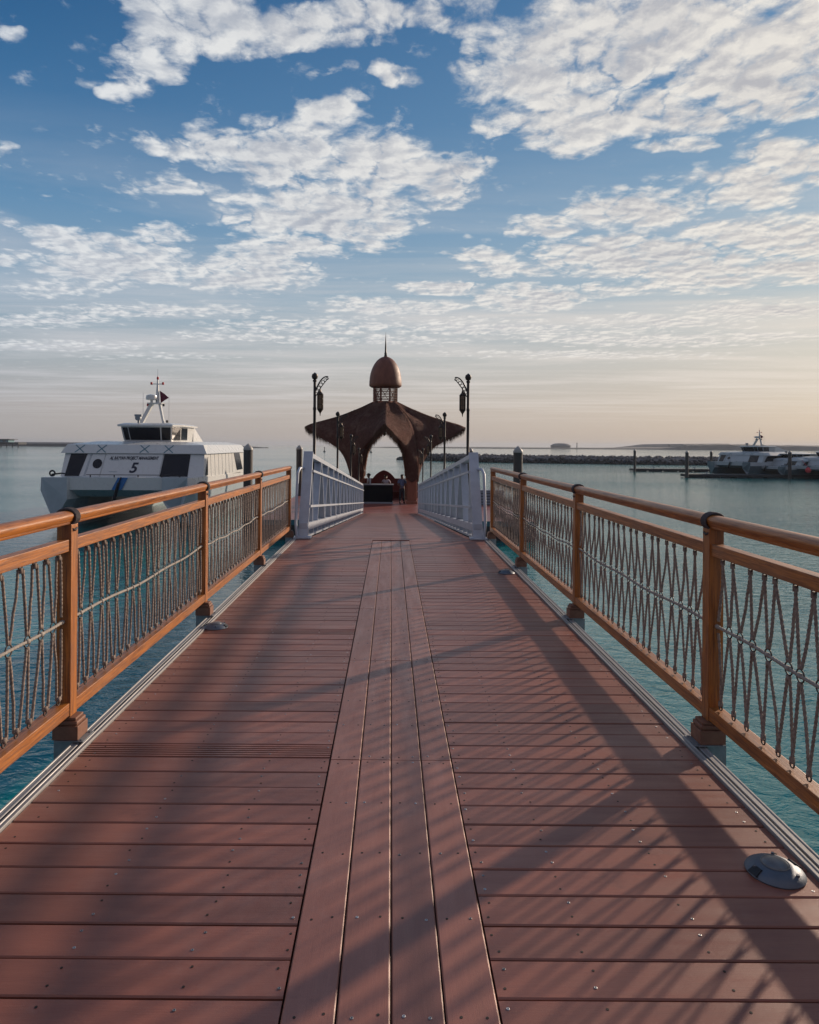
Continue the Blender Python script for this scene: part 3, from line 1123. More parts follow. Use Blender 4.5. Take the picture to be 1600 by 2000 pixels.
# ------------------------------------------------------------------ lamp posts beside the gangway
def lamp_post(loc, face, label):
    t = thing('lamp_post', label, 'lamp post', loc, 0 if face > 0 else math.pi, 'lamp posts along the gangway')
    p = MB()
    p.lathe([(0.045, 0), (0.045, 0.25), (0.034, 0.28), (0.030, 1.5), (0.036, 1.51), (0.036, 1.54), (0.030, 1.55), (0.028, 2.45), (0.034, 2.46), (0.034, 2.50), (0.028, 2.52), (0.028, 3.02), (0.04, 3.03), (0.04, 3.06), (0.02, 3.07)], 12)
    p.build('pole', M['iron'], t, True, world=False)
    f = MB()
    f.lathe([(0.012, 3.065), (0.05, 3.085), (0.066, 3.13), (0.055, 3.175), (0.02, 3.20), (0.004, 3.215)], 14)
    f.build('ball_finial', M['iron'], t, True, world=False)
    a = MB()
    pts = []
    for k in range(15):
        u = k / 14
        pts.append((0.03 + 0.24 * u ** 1.2, 0, 2.86 + 0.27 * math.sin(u * math.pi * .56)))
    a.tube(pts, [0.016 - 0.004 * (k / 14) for k in range(15)], 8)
    pts2 = [(0.03 + 0.24 * u, 0, 2.74 + 0.36 * (u ** .8)) for u in [k / 10 for k in range(11)]]
    a.tube(pts2, 0.009, 6)
    for (cx_, cz_, rr) in ((0.055, 2.83, .030), (0.085, 2.90, .032), (0.12, 2.965, .034), (0.165, 3.02, .030), (0.21, 3.06, .026), (0.25, 3.09, .024)):
        a.torus((cx_, 0, cz_), rr, 0.006, 'Y', 12, 5)
    a.tube([(0.11, 0, 2.93), (0.112, 0, 2.88)], 0.007, 6)
    a.build('scroll_bracket', M['iron'], t, True, world=False)
    l = MB()
    lc = (0.112, 0, 0)
    l.lathe([(0.008, 2.88), (0.02, 2.84), (0.026, 2.82), (0.056, 2.785), (0.066, 2.775), (0.064, 2.765), (0.055, 2.76)], 8, lc)
    l.lathe([(0.055, 2.49), (0.066, 2.48), (0.064, 2.47), (0.040, 2.435), (0.022, 2.41), (0.012, 2.39), (0.006, 2.34)], 8, lc)
    for k in range(8):
        an = 2 * math.pi * k / 8
        l.beam((lc[0] + .057 * math.cos(an), .057 * math.sin(an), 2.485), (lc[0] + .057 * math.cos(an), .057 * math.sin(an), 2.765), .012, .012)
    for z in (2.57, 2.68):
        l.torus((lc[0], 0, z), 0.058, 0.005, 'Z', 8, 4)
    l.torus((lc[0], 0, 2.89), 0.012, 0.003, 'Y', 8, 4)
    lo = l.build('lantern', M['lamp_metal'], t, True, world=False)
    g = MB()
    g.lathe([(0.047, 2.488), (0.049, 2.53), (0.049, 2.72), (0.047, 2.762)], 8, lc)
    g.build('lantern_glass', M['amber'], lo, world=False)
    return t


XL = 1.545
lamp_src = None
lams = [(13.9, 'nearest'), (19.95, 'second'), (26.7, 'third'), (33.4, 'farthest')]
for i, (yl, nm) in enumerate(lams):
    for side in (-1, 1):
        lab = '%s black lamp post with hanging lantern on the %s side of the gangway' % (nm, 'left' if side < 0 else 'right')
        loc = (side * XL, yl, gz(yl) - 0.02)
        if lamp_src is None:
            lamp_src = lamp_post(loc, -side, lab)
        else:
            c_ = copy_tree(lamp_src)
            c_.location = loc
            c_.rotation_euler = (0, 0, 0 if side < 0 else math.pi)
            c_['label'] = lab
        br = None

# ------------------------------------------------------------------ pontoon
PX0, PX1, PY0, PY1 = -6.3, 6.6, 31.2, 55.0
pt = MB()
y = PY0
while y < PY1:
    board(pt, PX0, -0.37, y, 0.139, ZP + rnd.uniform(-.002, .002))
    board(pt, -0.365, PX1, y, 0.139, ZP + rnd.uniform(-.002, .002))
    y += PITCH
struct(pt.build('pontoon_deck', M['deck_red']))
pf = MB()
pf.box((PX0 - .02, PY0 - .02, ZP - 0.22), (PX1 + .02, PY0 - .001, ZP + 0.012), 0)
pf.box((PX0 - .02, PY0, ZP - 0.22), (PX0 - .001, PY1, ZP + 0.012), 0)
pf.box((PX1 + .001, PY0, ZP - 0.22), (PX1 + .02, PY1, ZP + 0.012), 0)
tag(pf.build('fender_strip', M['fender']), 'teal rubber fender strip round the pontoon deck edge', 'fender')
pb = MB()
pb.box((PX0 + .03, PY0 + .03, ZW - 0.5), (PX1 - .03, PY1, ZP - 0.03), 0)
struct(pb.build('pontoon_float', M['float']))
# cleat
cl_ = MB()
cl_.lathe([(0.05, 0), (0.04, 0.09)], 10, (5.05, 33.1, ZP))
cl_.lathe([(0.05, 0), (0.04, 0.09)], 10, (5.35, 33.1, ZP))
cl_.tube([(4.85, 33.1, ZP + .13), (5.0, 33.1, ZP + .11), (5.4, 33.1, ZP + .11), (5.6, 33.1, ZP + .13)], [.02, .045, .045, .02], 10)
tag(cl_.build('mooring_cleat', M['black'], smooth=True), 'black mooring cleat on the right side of the pontoon', 'cleat')


def pile(x, y, top, r, label, group):
    t = thing('mooring_pile', label, 'pile', (x, y, ZW), 0, group)
    a = MB()
    a.lathe([(r, -2.5), (r, top - ZW - 0.35), (r * 1.04, top - ZW - 0.34), (r * 1.04, top - ZW - 0.30)], 20)
    a.build('shaft', M['pile'], t, True, world=False)
    c_ = MB()
    h = top - ZW
    c_.lathe([(r * 1.06, h - 0.30), (r * 1.06, h - 0.24), (r * 0.85, h - 0.16), (r * .4, h - 0.06), (r * .22, h - .04), (r * 0.2, h - .02), (0.01, h)], 20)
    c_.build('cap', M['pile_cap'], t, True, world=False)
    return t


def wx_(x, D):
    return (x - CX) / F * D


def wz_(x, y, D):
    hy = CY + (x - CX) * math.tan(R(0.4))
    return HC + (hy - y) / F * D


pg = 'mooring piles of the pontoon'
pile(wx_(485, 31.0), 31.0, wz_(485, 866, 31.0), 0.205, 'dark round pile with pale cap beside the stern of the white catamaran', pg)
pile(wx_(585, 46.0), 46.0, wz_(585, 869, 46.0), 0.205, 'dark round pile standing left of the gangway, seen beside the end of the left railing', pg)
pile(wx_(1012, 31.0), 31.0, wz_(1012, 871, 31.0), 0.205, 'dark round pile rising behind the second post of the right railing', pg)
pile(wx_(918, 46.0), 46.0, wz_(918, 873, 46.0), 0.205, 'olive topped pile just behind the near end of the right gangway truss', pg)

# slatted locker and wire rail on the right of the pontoon
t = thing('slatted_locker', 'blue grey slatted locker on the right side of the pontoon', 'locker', (5.85, 39.8, ZP))
m_ = MB()
m_.box((5.2, 39.83, ZP), (6.5, 40.5, ZP + .82))
m_.build('body', M['float'], t)
for k in range(5):
    m_ = MB()
    m_.box((5.18, 39.79, ZP + .03 + k * .165), (6.52, 39.825, ZP + .03 + k * .165 + .12), 0, None, .004)
    m_.build('slat', M['grey_slat'], t)
m_ = MB()
m_.box((5.16, 39.76, ZP + .825), (6.54, 40.52, ZP + .86), 0, None, .004)
m_.build('lid', M['grey_slat'], t)
for (xa, xb, lab) in ((4.0, 6.5, 'thin grey wire railing at the far right edge of the pontoon'), (-6.2, -3.2, 'thin grey wire railing at the far left edge of the pontoon')):
    t = thing('wire_railing', lab, 'railing', (xa, 54.5, ZP), 0, 'wire railings of the pontoon')
    for k in range(4):
        x = xa + (xb - xa) * k / 3
        m_ = MB()
        m_.tube([(x, 54.5, ZP), (x, 54.5, ZP + 1.1)], 0.025, 8)
        m_.build('post', M['galv'], t)
    for z in (1.1, .8, .5):
        m_ = MB()
        m_.tube([(xa, 54.5, ZP + z), (xb, 54.5, ZP + z)], 0.018, 6)
        m_.build('rail', M['galv'], t)

# ------------------------------------------------------------------ pavilion
PC = Vector((-0.37, 42.1, 0))
pav = thing('pavilion', 'thatched pavilion with pointed arches and rust brown dome on the pontoon', 'pavilion', (PC.x, PC.y, ZP))


def cr(pts, n):
    """catmull-rom through pts, n samples per span"""
    out = []
    P_ = [Vector(p) for p in pts]
    for i in range(len(P_) - 1):
        p0 = P_[max(i - 1, 0)]
        p1, p2 = P_[i], P_[i + 1]
        p3 = P_[min(i + 2, len(P_) - 1)]
        for k in range(n):
            t = k / n
            out.append(0.5 * ((2 * p1) + (-p0 + p2) * t + (2 * p0 - 5 * p1 + 4 * p2 - p3) * t * t + (-p0 + 3 * p1 - 3 * p2 + p3) * t ** 3))
    out.append(P_[-1])
    return out


# local: out, lateral, z (world z)
ridge = cr([(0.72, 0, 4.12), (1.6, 0, 3.72), (2.7, 0, 3.28), (3.7, 0, 2.98), (4.5, 0, 2.76), (4.86, 0, 2.60)], 5)
edge = cr([(4.86, 0, 2.60), (4.05, 0.5, 2.12), (3.05, 0.86, 1.72), (2.5, 1.10, 1.12), (2.2, 1.20, 0.55), (2.0, 1.27, 0.0), (1.95, 1.28, -0.35)], 5)
valley = cr([(0.52, 0.52, 4.12), (0.95, 0.95, 3.62), (1.35, 1.35, 3.05), (1.68, 1.68, 2.3), (1.83, 1.83, 1.3), (1.90, 1.90, 0.4), (1.92, 1.92, -0.35)], 5)


def resample(pts, n):
    L = [0]
    for i in range(1, len(pts)):
        L.append(L[-1] + (pts[i] - pts[i - 1]).length)
    out = []
    j = 0
    for i in range(n):
        t = L[-1] * i / (n - 1)
        while j < len(pts) - 2 and t > L[j + 1]:
            j += 1
        out.append(pts[j].lerp(pts[j + 1], (t - L[j]) / max(1e-9, L[j + 1] - L[j])))
    return out


NA, NB, NU = 22, 26, 14
A = resample(ridge, NA)[:-1] + resample(edge, NB)
Vv = resample(valley, 2 * len(A))
# valley parameter so that the tip meets the valley high up
vals = []
for i in range(len(A)):
    if i < NA:
        t = 0.50 * (i / (NA - 1)) ** 1.15
    else:
        t = 0.50 + 0.50 * ((i - NA + 1) / (NB - 1)) ** 1.05
    q = t * (len(Vv) - 1)
    a = int(q)
    vals.append(Vv[min(a, len(Vv) - 1)].lerp(Vv[min(a + 1, len(Vv) - 1)], q - a))
rt = random.Random(5)


def wing_world(p, k, s_):
    o_, l_, z_ = p
    x, y = s_ * l_, -o_
    a = k * math.pi / 2
    return Vector((PC.x + x * math.cos(a) - y * math.sin(a), PC.y + x * math.sin(a) + y * math.cos(a), z_))


for k in range(4):
    mb = MB()
    uvs = []
    for s_ in (-1, 1):
        o_ = len(mb.v)
        for i in range(len(A)):
            for j in range(NU + 1):
                u = j / NU
                p = A[i].lerp(vals[i], u)
                sag = -0.26 * math.sin(math.pi * u) * (1 if i > 4 else i / 5)
                p = p + Vector((0, 0, sag))
                if 0 < j and i > 1:
                    jit = 0.012 * (1 - abs(2 * u - 1) ** 4)
                    p += Vector((rt.uniform(-jit, jit), rt.uniform(-jit, jit) if j < NU else 0, rt.uniform(-jit, jit)))
                mb.v.append(wing_world(p, k, s_))
                uvs.append(((u + k) * 2.0 + (5 if s_ > 0 else 0), i / len(A) * 4))
        for i in range(len(A) - 1):
            for j in range(NU):
                a, b_, c_, d_ = o_ + i * (NU + 1) + j, o_ + i * (NU + 1) + j + 1, o_ + (i + 1) * (NU + 1) + j + 1, o_ + (i + 1) * (NU + 1) + j
                mb.f.append([a, b_, c_, d_] if s_ < 0 else [d_, c_, b_, a])
                mb.mi.append(0)
    ob = mb.build('thatched_wing', M['thatch'], pav, 'all', fixn=False)
    lay = ob.data.uv_layers.new(name='UVMap')
    for lp in ob.data.loops:
        lay.data[lp.index].uv = uvs[lp.vertex_index]
    so_ = ob.modifiers.new('thickness', 'SOLIDIFY')
    so_.thickness = 0.13
    so_.offset = 0
    # ragged fringe hanging from the edge
    fr = MB()
    EE = resample(edge, 150)
    for s_ in (-1, 1):
        for q, p in enumerate(EE):
            zf = max(0.0, min(1.0, (p.z - 0.5) / 1.2))
            for rep in range(7):
                L = (0.08 + 0.42 * rt.random() ** 1.5) * (0.2 + 0.8 * zf) * (1.15 if rt.random() < .12 else 1)
                b0 = p + Vector((rt.uniform(-.08, .05), rt.uniform(-.05, .05), rt.uniform(-.03, .07)))
                dr = Vector((rt.uniform(-.05, .05), rt.uniform(-.04, .04), -L))
                wdt = rt.uniform(.014, .040)
                ang = rt.uniform(0, math.pi)
                wv_ = Vector((math.cos(ang) * wdt, math.sin(ang) * wdt, 0))
                tri = [b0 - wv_ / 2, b0 + wv_ / 2, b0 + dr]
                o_ = len(fr.v)
                nv = Vector((-math.sin(ang), math.cos(ang), 0)) * wdt * .5
                pts4 = [tri[0], tri[1], b0 + nv, tri[2]]
                fr.v.extend([wing_world(v, k, s_) for v in pts4])
                fr.f += [[o_, o_ + 1, o_ + 3], [o_ + 1, o_ + 2, o_ + 3], [o_ + 2, o_, o_ + 3]]
                fr.mi += [0, 0, 0]
    # stray straws along the ridge and slope
    for q in range(520):
        i = rt.randrange(6, len(A) - 6)
        u = rt.random()
        s_ = rt.choice((-1, 1))
        p = A[i].lerp(vals[i], u) + Vector((0, 0, .05))
        dn = (A[min(i + 3, len(A) - 1)] - A[i]).normalized() * rt.uniform(.1, .28)
        if i < NA:
            dn = (vals[min(i + 3, len(A) - 1)] - vals[i]).normalized() * rt.uniform(.1, .28)
        o_ = len(fr.v)
        w1 = .022
        for v in (p, p + Vector((w1, 0, .012)), p + Vector((0, w1, .012)), p + dn + Vector((0, 0, .10))):
            fr.v.append(wing_world(v, k, s_))
        fr.f += [[o_, o_ + 1, o_ + 3], [o_ + 1, o_ + 2, o_ + 3], [o_ + 2, o_, o_ + 3]]
        fr.mi += [0, 0, 0]
    struct(fr.build('straw_fringe', M['straw'], pav), 'stuff')
# pillars
for sx in (-1, 1):
    for sy in (-1, 1):
        xc, yc = PC.x + sx * 1.60, PC.y + sy * 1.60
        m_ = MB()
        m_.box((xc - .27, yc - .27, ZP), (xc + .27, yc + .27, 1.2), 0, None, .02)
        for q in (-0.16, 0, 0.16):
            for (ax, ay) in ((q, -.283), (q, .283)):
                m_.box((xc + ax - .045, yc + ay - .013, ZP + .25), (xc + ax + .045, yc + ay + .013, 0.0), 0)
            for (ax, ay) in ((-.283, q), (.283, q)):
                m_.box((xc + ax - .013, yc + ay - .045, ZP + .25), (xc + ax + .013, yc + ay + .045, 0.0), 0)
        po = m_.build('pillar', M['pillar'], pav)
        m_ = MB()
        m_.box((xc - .32, yc - .32, ZP + 1.76), (xc + .32, yc + .32, ZP + 1.84), 0, None, .015)
        m_.build('pillar_band', M['trim'], po)
        m_ = MB()
        m_.box((xc - .33, yc - .33, ZP + .002), (xc + .33, yc + .33, ZP + .16), 0, None, .015)
        m_.build('plinth', M['pillar'], po)
# arch ribs inside each opening
for k in range(4):
    m_ = MB()
    for s_ in (-1, 1):
        pts = [wing_world(p + Vector((-0.16, 0.02, -0.10)), k, s_) for p in resample(edge, 26)]
        m_.tube(pts, 0.055, 8)
    m_.build('arch_rib', M['pillar'], pav, True)
# louvred neck
m_ = MB()
m_.lathe([(0.84, 4.02), (0.86, 4.10), (0.80, 4.16), (0.74, 4.17)], 8, (PC.x, PC.y, 0), a0=math.pi / 8)
m_.build('neck_ring', M['pillar'], pav)
for k in range(8):
    a = math.pi / 8 + k * math.pi / 4
    m_ = MB()
    m_.beam((PC.x + .72 * math.cos(a), PC.y + .72 * math.sin(a), 4.14), (PC.x + .72 * math.cos(a), PC.y + .72 * math.sin(a), 5.02), .10, .10)
    m_.build('neck_post', M['pillar'], pav)
sl = MB()
for q in range(8):
    z = 4.24 + q * 0.1
    for k in range(8):
        a = math.pi / 8 + k * math.pi / 4
        b_ = a + math.pi / 4
        sl.beam((PC.x + .76 * math.cos(a), PC.y + .76 * math.sin(a), z), (PC.x + .76 * math.cos(b_), PC.y + .76 * math.sin(b_), z), .09, .050)
sl.build('louvres', M['dome'], pav)
sl = MB()
for k in range(8):
    a = math.pi / 8 + k * math.pi / 4
    b_ = a + math.pi / 4
    sl.beam((PC.x + .70 * math.cos(a), PC.y + .70 * math.sin(a), 4.2), (PC.x + .70 * math.cos(b_), PC.y + .70 * math.sin(b_), 5.0), .03, .03)
sl.build('cross_braces', M['pillar'], pav)
m_ = MB()
m_.lathe([(0.70, 5.02), (0.86, 5.03), (0.97, 5.10), (0.99, 5.16), (0.985, 5.35), (0.965, 5.60), (0.92, 5.88), (0.83, 6.17), (0.71, 6.42), (0.56, 6.63), (0.40, 6.78), (0.24, 6.87), (0.12, 6.91), (0.08, 6.93)], 40, (PC.x, PC.y, 0))
m_.build('dome', M['dome'], pav, 'all')
m_ = MB()
m_.lathe([(0.09, 6.90), (0.10, 6.98), (0.07, 7.02), (0.085, 7.10), (0.06, 7.20), (0.045, 7.6), (0.02, 8.1), (0.004, 8.42)], 14, (PC.x, PC.y, 0))
m_.build('finial', M['iron'], pav, True)
# hanging lantern below the arch apex
m_ = MB()
m_.tube([(PC.x, PC.y - 2.6, 2.62), (PC.x, PC.y - 2.6, 2.35)], .01, 6)
m_.lathe([(0.02, 2.36), (0.08, 2.28), (0.08, 2.12), (0.02, 2.04)], 8, (PC.x, PC.y - 2.6, 0))
m_.build('ceiling_lamp', M['lamp_metal'], pav)

# red back wall with pointed hump
t = thing('bench_wall', 'low dark red wall with a pointed hump at the back of the pavilion', 'wall', (PC.x, 44.6, ZP))
pl = [(-2.2, 0), (2.2, 0), (2.2, 1.27)]
hump = [(0.72, 1.27), (0.62, 1.40), (0.48, 1.55), (0.30, 1.68), (0.12, 1.77), (0.0, 1.80)]
pl += hump + [(-a, b_) for a, b_ in hump[::-1][1:]] + [(-2.2, 1.27)]
m_ = MB()
m_.prism([(PC.x - 0.08 + a, 44.6, ZP + b_) for a, b_ in pl], (0, .18, 0))
m_.build('wall_panel', M['redwall'], t)
m_ = MB()
m_.box((PC.x - 2.1, 44.1, ZP + .38), (PC.x + 2.1, 44.598, ZP + .46), 0, None, .01)
m_.build('seat', M['redwall'], t)
# counter
t = thing('reception_counter', 'black reception counter with grey top at the front of the pavilion', 'counter', (-0.95, 40.5, ZP))
m_ = MB()
cx0, cx1 = wx_(709.5, 40.3), wx_(768, 40.3)
m_.box((cx0, 40.3, ZP + .1), (cx1, 40.95, ZP + 1.08), 0, None, .01)
m_.build('body', M['counter'], t)
m_ = MB()
m_.box((cx0 - .04, 40.26, ZP + 1.082), (cx1 + .05, 41.0, ZP + 1.13), 0, None, .01)
m_.build('countertop', M['counter_top'], t)
m_ = MB()
m_.box((cx0 - .02, 40.27, ZP + .002), (cx1 + .02, 40.98, ZP + .098), 0, None, .006)
m_.build('plinth', M['counter_top'], t)


# ------------------------------------------------------------------ people
def skin_obj(name, verts, edges, radii, material, parent, root=0, sub=2):
    me = bpy.data.meshes.new(name)
    me.from_pydata(verts, edges, [])
    me.materials.append(material)
    ob = bpy.data.objects.new(name, me)
    col.objects.link(ob)
    ob.parent = parent
    bm = bmesh.new()
    bm.from_mesh(me)
    sl_ = bm.verts.layers.skin.verify()
    bm.verts.ensure_lookup_table()
    for i, r in enumerate(radii):
        bm.verts[i][sl_].radius = r if isinstance(r, tuple) else (r, r)
        bm.verts[i][sl_].use_root = (i == root)
    bm.to_mesh(me)
    bm.free()
    ob.modifiers.new('skin', 'SKIN').use_smooth_shade = True
    s_ = ob.modifiers.new('sub', 'SUBSURF')
    s_.levels = sub
    s_.render_levels = sub
    # bake the modifiers into one continuous mesh
    dg = bpy.context.evaluated_depsgraph_get()
    ev = ob.evaluated_get(dg)
    me2 = bpy.data.meshes.new_from_object(ev)
    me2.name = name
    ob.modifiers.clear()
    ob.data = me2
    return ob


def person(loc, rz, label, shirt, lean=0.0, cap=False, arms='front', hscale=1.0):
    t = thing('person', label, 'person', loc, rz, 'people under the pavilion')
    H = hscale

    def ln(p):
        x, y, z = p
        if z > 0.95:
            dz_ = z - 0.95
            y = y - dz_ * math.sin(lean)
            z = 0.95 + dz_ * math.cos(lean)
        return (x * H, y * H, z * H)
    V_, E_, Rr = [], [], []

    def add(p, r, par=None):
        V_.append(ln(p))
        Rr.append(r)
        if par is not None:
            E_.append((par, len(V_) - 1))
        return len(V_) - 1
    pel = add((0, 0, .95), (.13, .11))
    wa = add((0, 0, 1.10), (.12, .09), pel)
    ch = add((0, 0, 1.30), (.15, .10), wa)
    sh = add((0, 0.01, 1.42), (.11, .07), ch)
    nk = add((0, -.005, 1.49), .052, sh)
    hd0 = add((0, -.025, 1.57), (.068, .078), nk)
    hd1 = add((0, -.02, 1.64), (.076, .095), hd0)
    add((0, -.01, 1.71), (.060, .075), hd1)
    ns = add((0, -.118, 1.615), .012, hd1)
    for s_ in (-1, 1):
        add((s_ * .082, -.005, 1.62), .014, hd1)
        hp_ = add((s_ * .09, 0, .88), (.085, .09), pel)
        kn = add((s_ * .11, -.01, .49), .055, hp_)
        an = add((s_ * .12, .02, .09), .036, kn)
        add((s_ * .135, -.13, .035), .032, an)
        so2 = add((s_ * .19, .01, 1.40), .056, sh)
        if arms == 'front':
            el = add((s_ * .25, .0, 1.13), .040, so2)
            wr_ = add((s_ * .10, -.20, 1.07), .027, el)
            hd = Vector((-s_ * .5, -.6, 0)).normalized()
        elif arms == 'counter':
            el = add((s_ * .25, -.08, 1.16), .040, so2)
            wr_ = add((s_ * .17, -.30, 1.14), .027, el)
            hd = Vector((-s_ * .15, -1, -.1)).normalized()
        else:
            el = add((s_ * .25, .03, 1.12), .040, so2)
            wr_ = add((s_ * .26, -.04, .88), .027, el)
            hd = Vector((0, -.2, -1)).normalized()
        w0 = Vector((V_[wr_][0], V_[wr_][1], V_[wr_][2])) / H
        base = len(V_)
        sd_ = hd.cross(Vector((0, 0, 1)))
        if sd_.length < .1:
            sd_ = Vector((0, 1, 0))
        sd_.normalize()

        def raw(p, r, par):
            V_.append(tuple(Vector(p) * H))
            Rr.append(r)
            E_.append((par, len(V_) - 1))
            return len(V_) - 1
        pa = raw(w0 + hd * .05, (.032, .018), wr_)
        for q, (of, lf) in enumerate(((-.030, .070), (-.010, .082), (.010, .078), (.028, .062))):
            kb = raw(w0 + hd * .09 + sd_ * of, .010, pa)
            k2 = raw(w0 + hd * (.09 + lf * .5) + sd_ * of * 1.1 + Vector((0, 0, -.012)), .009, kb)
            raw(w0 + hd * (.09 + lf * .9) + sd_ * of * 1.1 + Vector((0, 0, -.035)), .008, k2)
        th = raw(w0 + hd * .04 + sd_ * (-.042) * s_, .011, pa)
        raw(w0 + hd * .085 + sd_ * (-.06) * s_ + Vector((0, 0, -.01)), .009, th)
    skin_obj('body', V_, E_, Rr, M['skin'], t)
    # shirt
    q = 1.18
    sv = [ln(p) for p in [(0, 0, .93), (0, 0, 1.10), (0, 0, 1.30), (0, .01, 1.43)]]
    sr = [(.155, .125), (.145, .115), (.178, .125), (.12, .082)]
    se = [(0, 1), (1, 2), (2, 3)]
    for s_ in (-1, 1):
        sv += [ln((s_ * .19, .01, 1.41)), ln((s_ * .245, .005, 1.20))]
        sr += [.072, .062]
        n0 = len(sv)
        se += [(3, n0 - 2), (n0 - 2, n0 - 1)]
    skin_obj('shirt', sv, se, sr, shirt, t, 1)
    tv = [ln((0, 0, .95)), ln((0, 0, .90))]
    tr = [(.145, .12), (.14, .12)]
    te = [(0, 1)]
    for s_ in (-1, 1):
        tv += [ln(p) for p in ((s_ * .09, 0, .80), (s_ * .11, -.01, .49), (s_ * .12, .015, .10))]
        tr += [(.10, .105), .075, .062]
        n0 = len(tv)
        te += [(1, n0 - 3), (n0 - 3, n0 - 2), (n0 - 2, n0 - 1)]
    skin_obj('trousers', tv, te, tr, M['trousers'], t, 0)
    fv, fe, frr = [], [], []
    for s_ in (-1, 1):
        m_ = MB()
        m_.tube([ln(p) for p in ((s_ * .12, .075, .045), (s_ * .12, .04, .05), (s_ * .125, -.04, .048), (s_ * .135, -.13, .038), (s_ * .14, -.185, .034))], [.025, .046, .050, .046, .024], 10)
        m_.build('shoe', M['hair'], t, 'all', world=False)
    hv = [ln((0, .0, 1.67)), ln((0, .015, 1.72)), ln((0, .05, 1.64))]
    skin_obj('hair', hv, [(0, 1), (0, 2)], [(.080, .085), (.066, .078), (.065, .055)], M['hair'], t, 0)
    if cap:
        m_ = MB()
        top = Vector(ln((0, -.01, 1.70)))
        m_.lathe([(0.098 * H, -.02), (0.096 * H, .02), (.075 * H, .06), (.03 * H, .08)], 16, top)
        m_.add([top + Vector(p) for p in ((-.07, -.06, .0), (.07, -.06, .0), (.06, -.19, -.015), (-.06, -.19, -.015), (-.07, -.06, .012), (.07, -.06, .012), (.06, -.19, -.003), (-.06, -.19, -.003))],
               [(0, 1, 2, 3), (7, 6, 5, 4), (0, 4, 5, 1), (1, 5, 6, 2), (2, 6, 7, 3), (3, 7, 4, 0)])
        m_.build('cap', M['hair'], t, True, world=False)
    return t


person((wx_(722, 41.5), 41.5, ZP), R(-78), 'person in white shirt and dark cap facing left behind the black counter', M['shirt_white'], 0.05, True, 'counter', .97)
person((wx_(756, 41.35), 41.45, ZP), R(-12), 'person in pale pink shirt bending over the middle of the black counter', M['shirt_pink'], 0.42, False, 'counter', .95)
person((wx_(786, 40.7), 40.7, ZP), R(8), 'person in blue shirt and dark trousers standing beside the right pillar', M['shirt_blue'], 0.0, False, 'front', .96)


# ------------------------------------------------------------------ catamarans
def text_mesh(txt, size, shear, bold, name):
    cu = bpy.data.curves.new(name, 'FONT')
    cu.body = txt
    cu.size = size
    cu.shear = shear
    cu.offset = bold
    cu.extrude = 0.006
    cu.align_x = 'CENTER'
    ob = bpy.data.objects.new(name, cu)
    col.objects.link(ob)
    dg = bpy.context.evaluated_depsgraph_get()
    me = bpy.data.meshes.new_from_object(ob.evaluated_get(dg))
    bpy.data.objects.remove(ob)
    return me


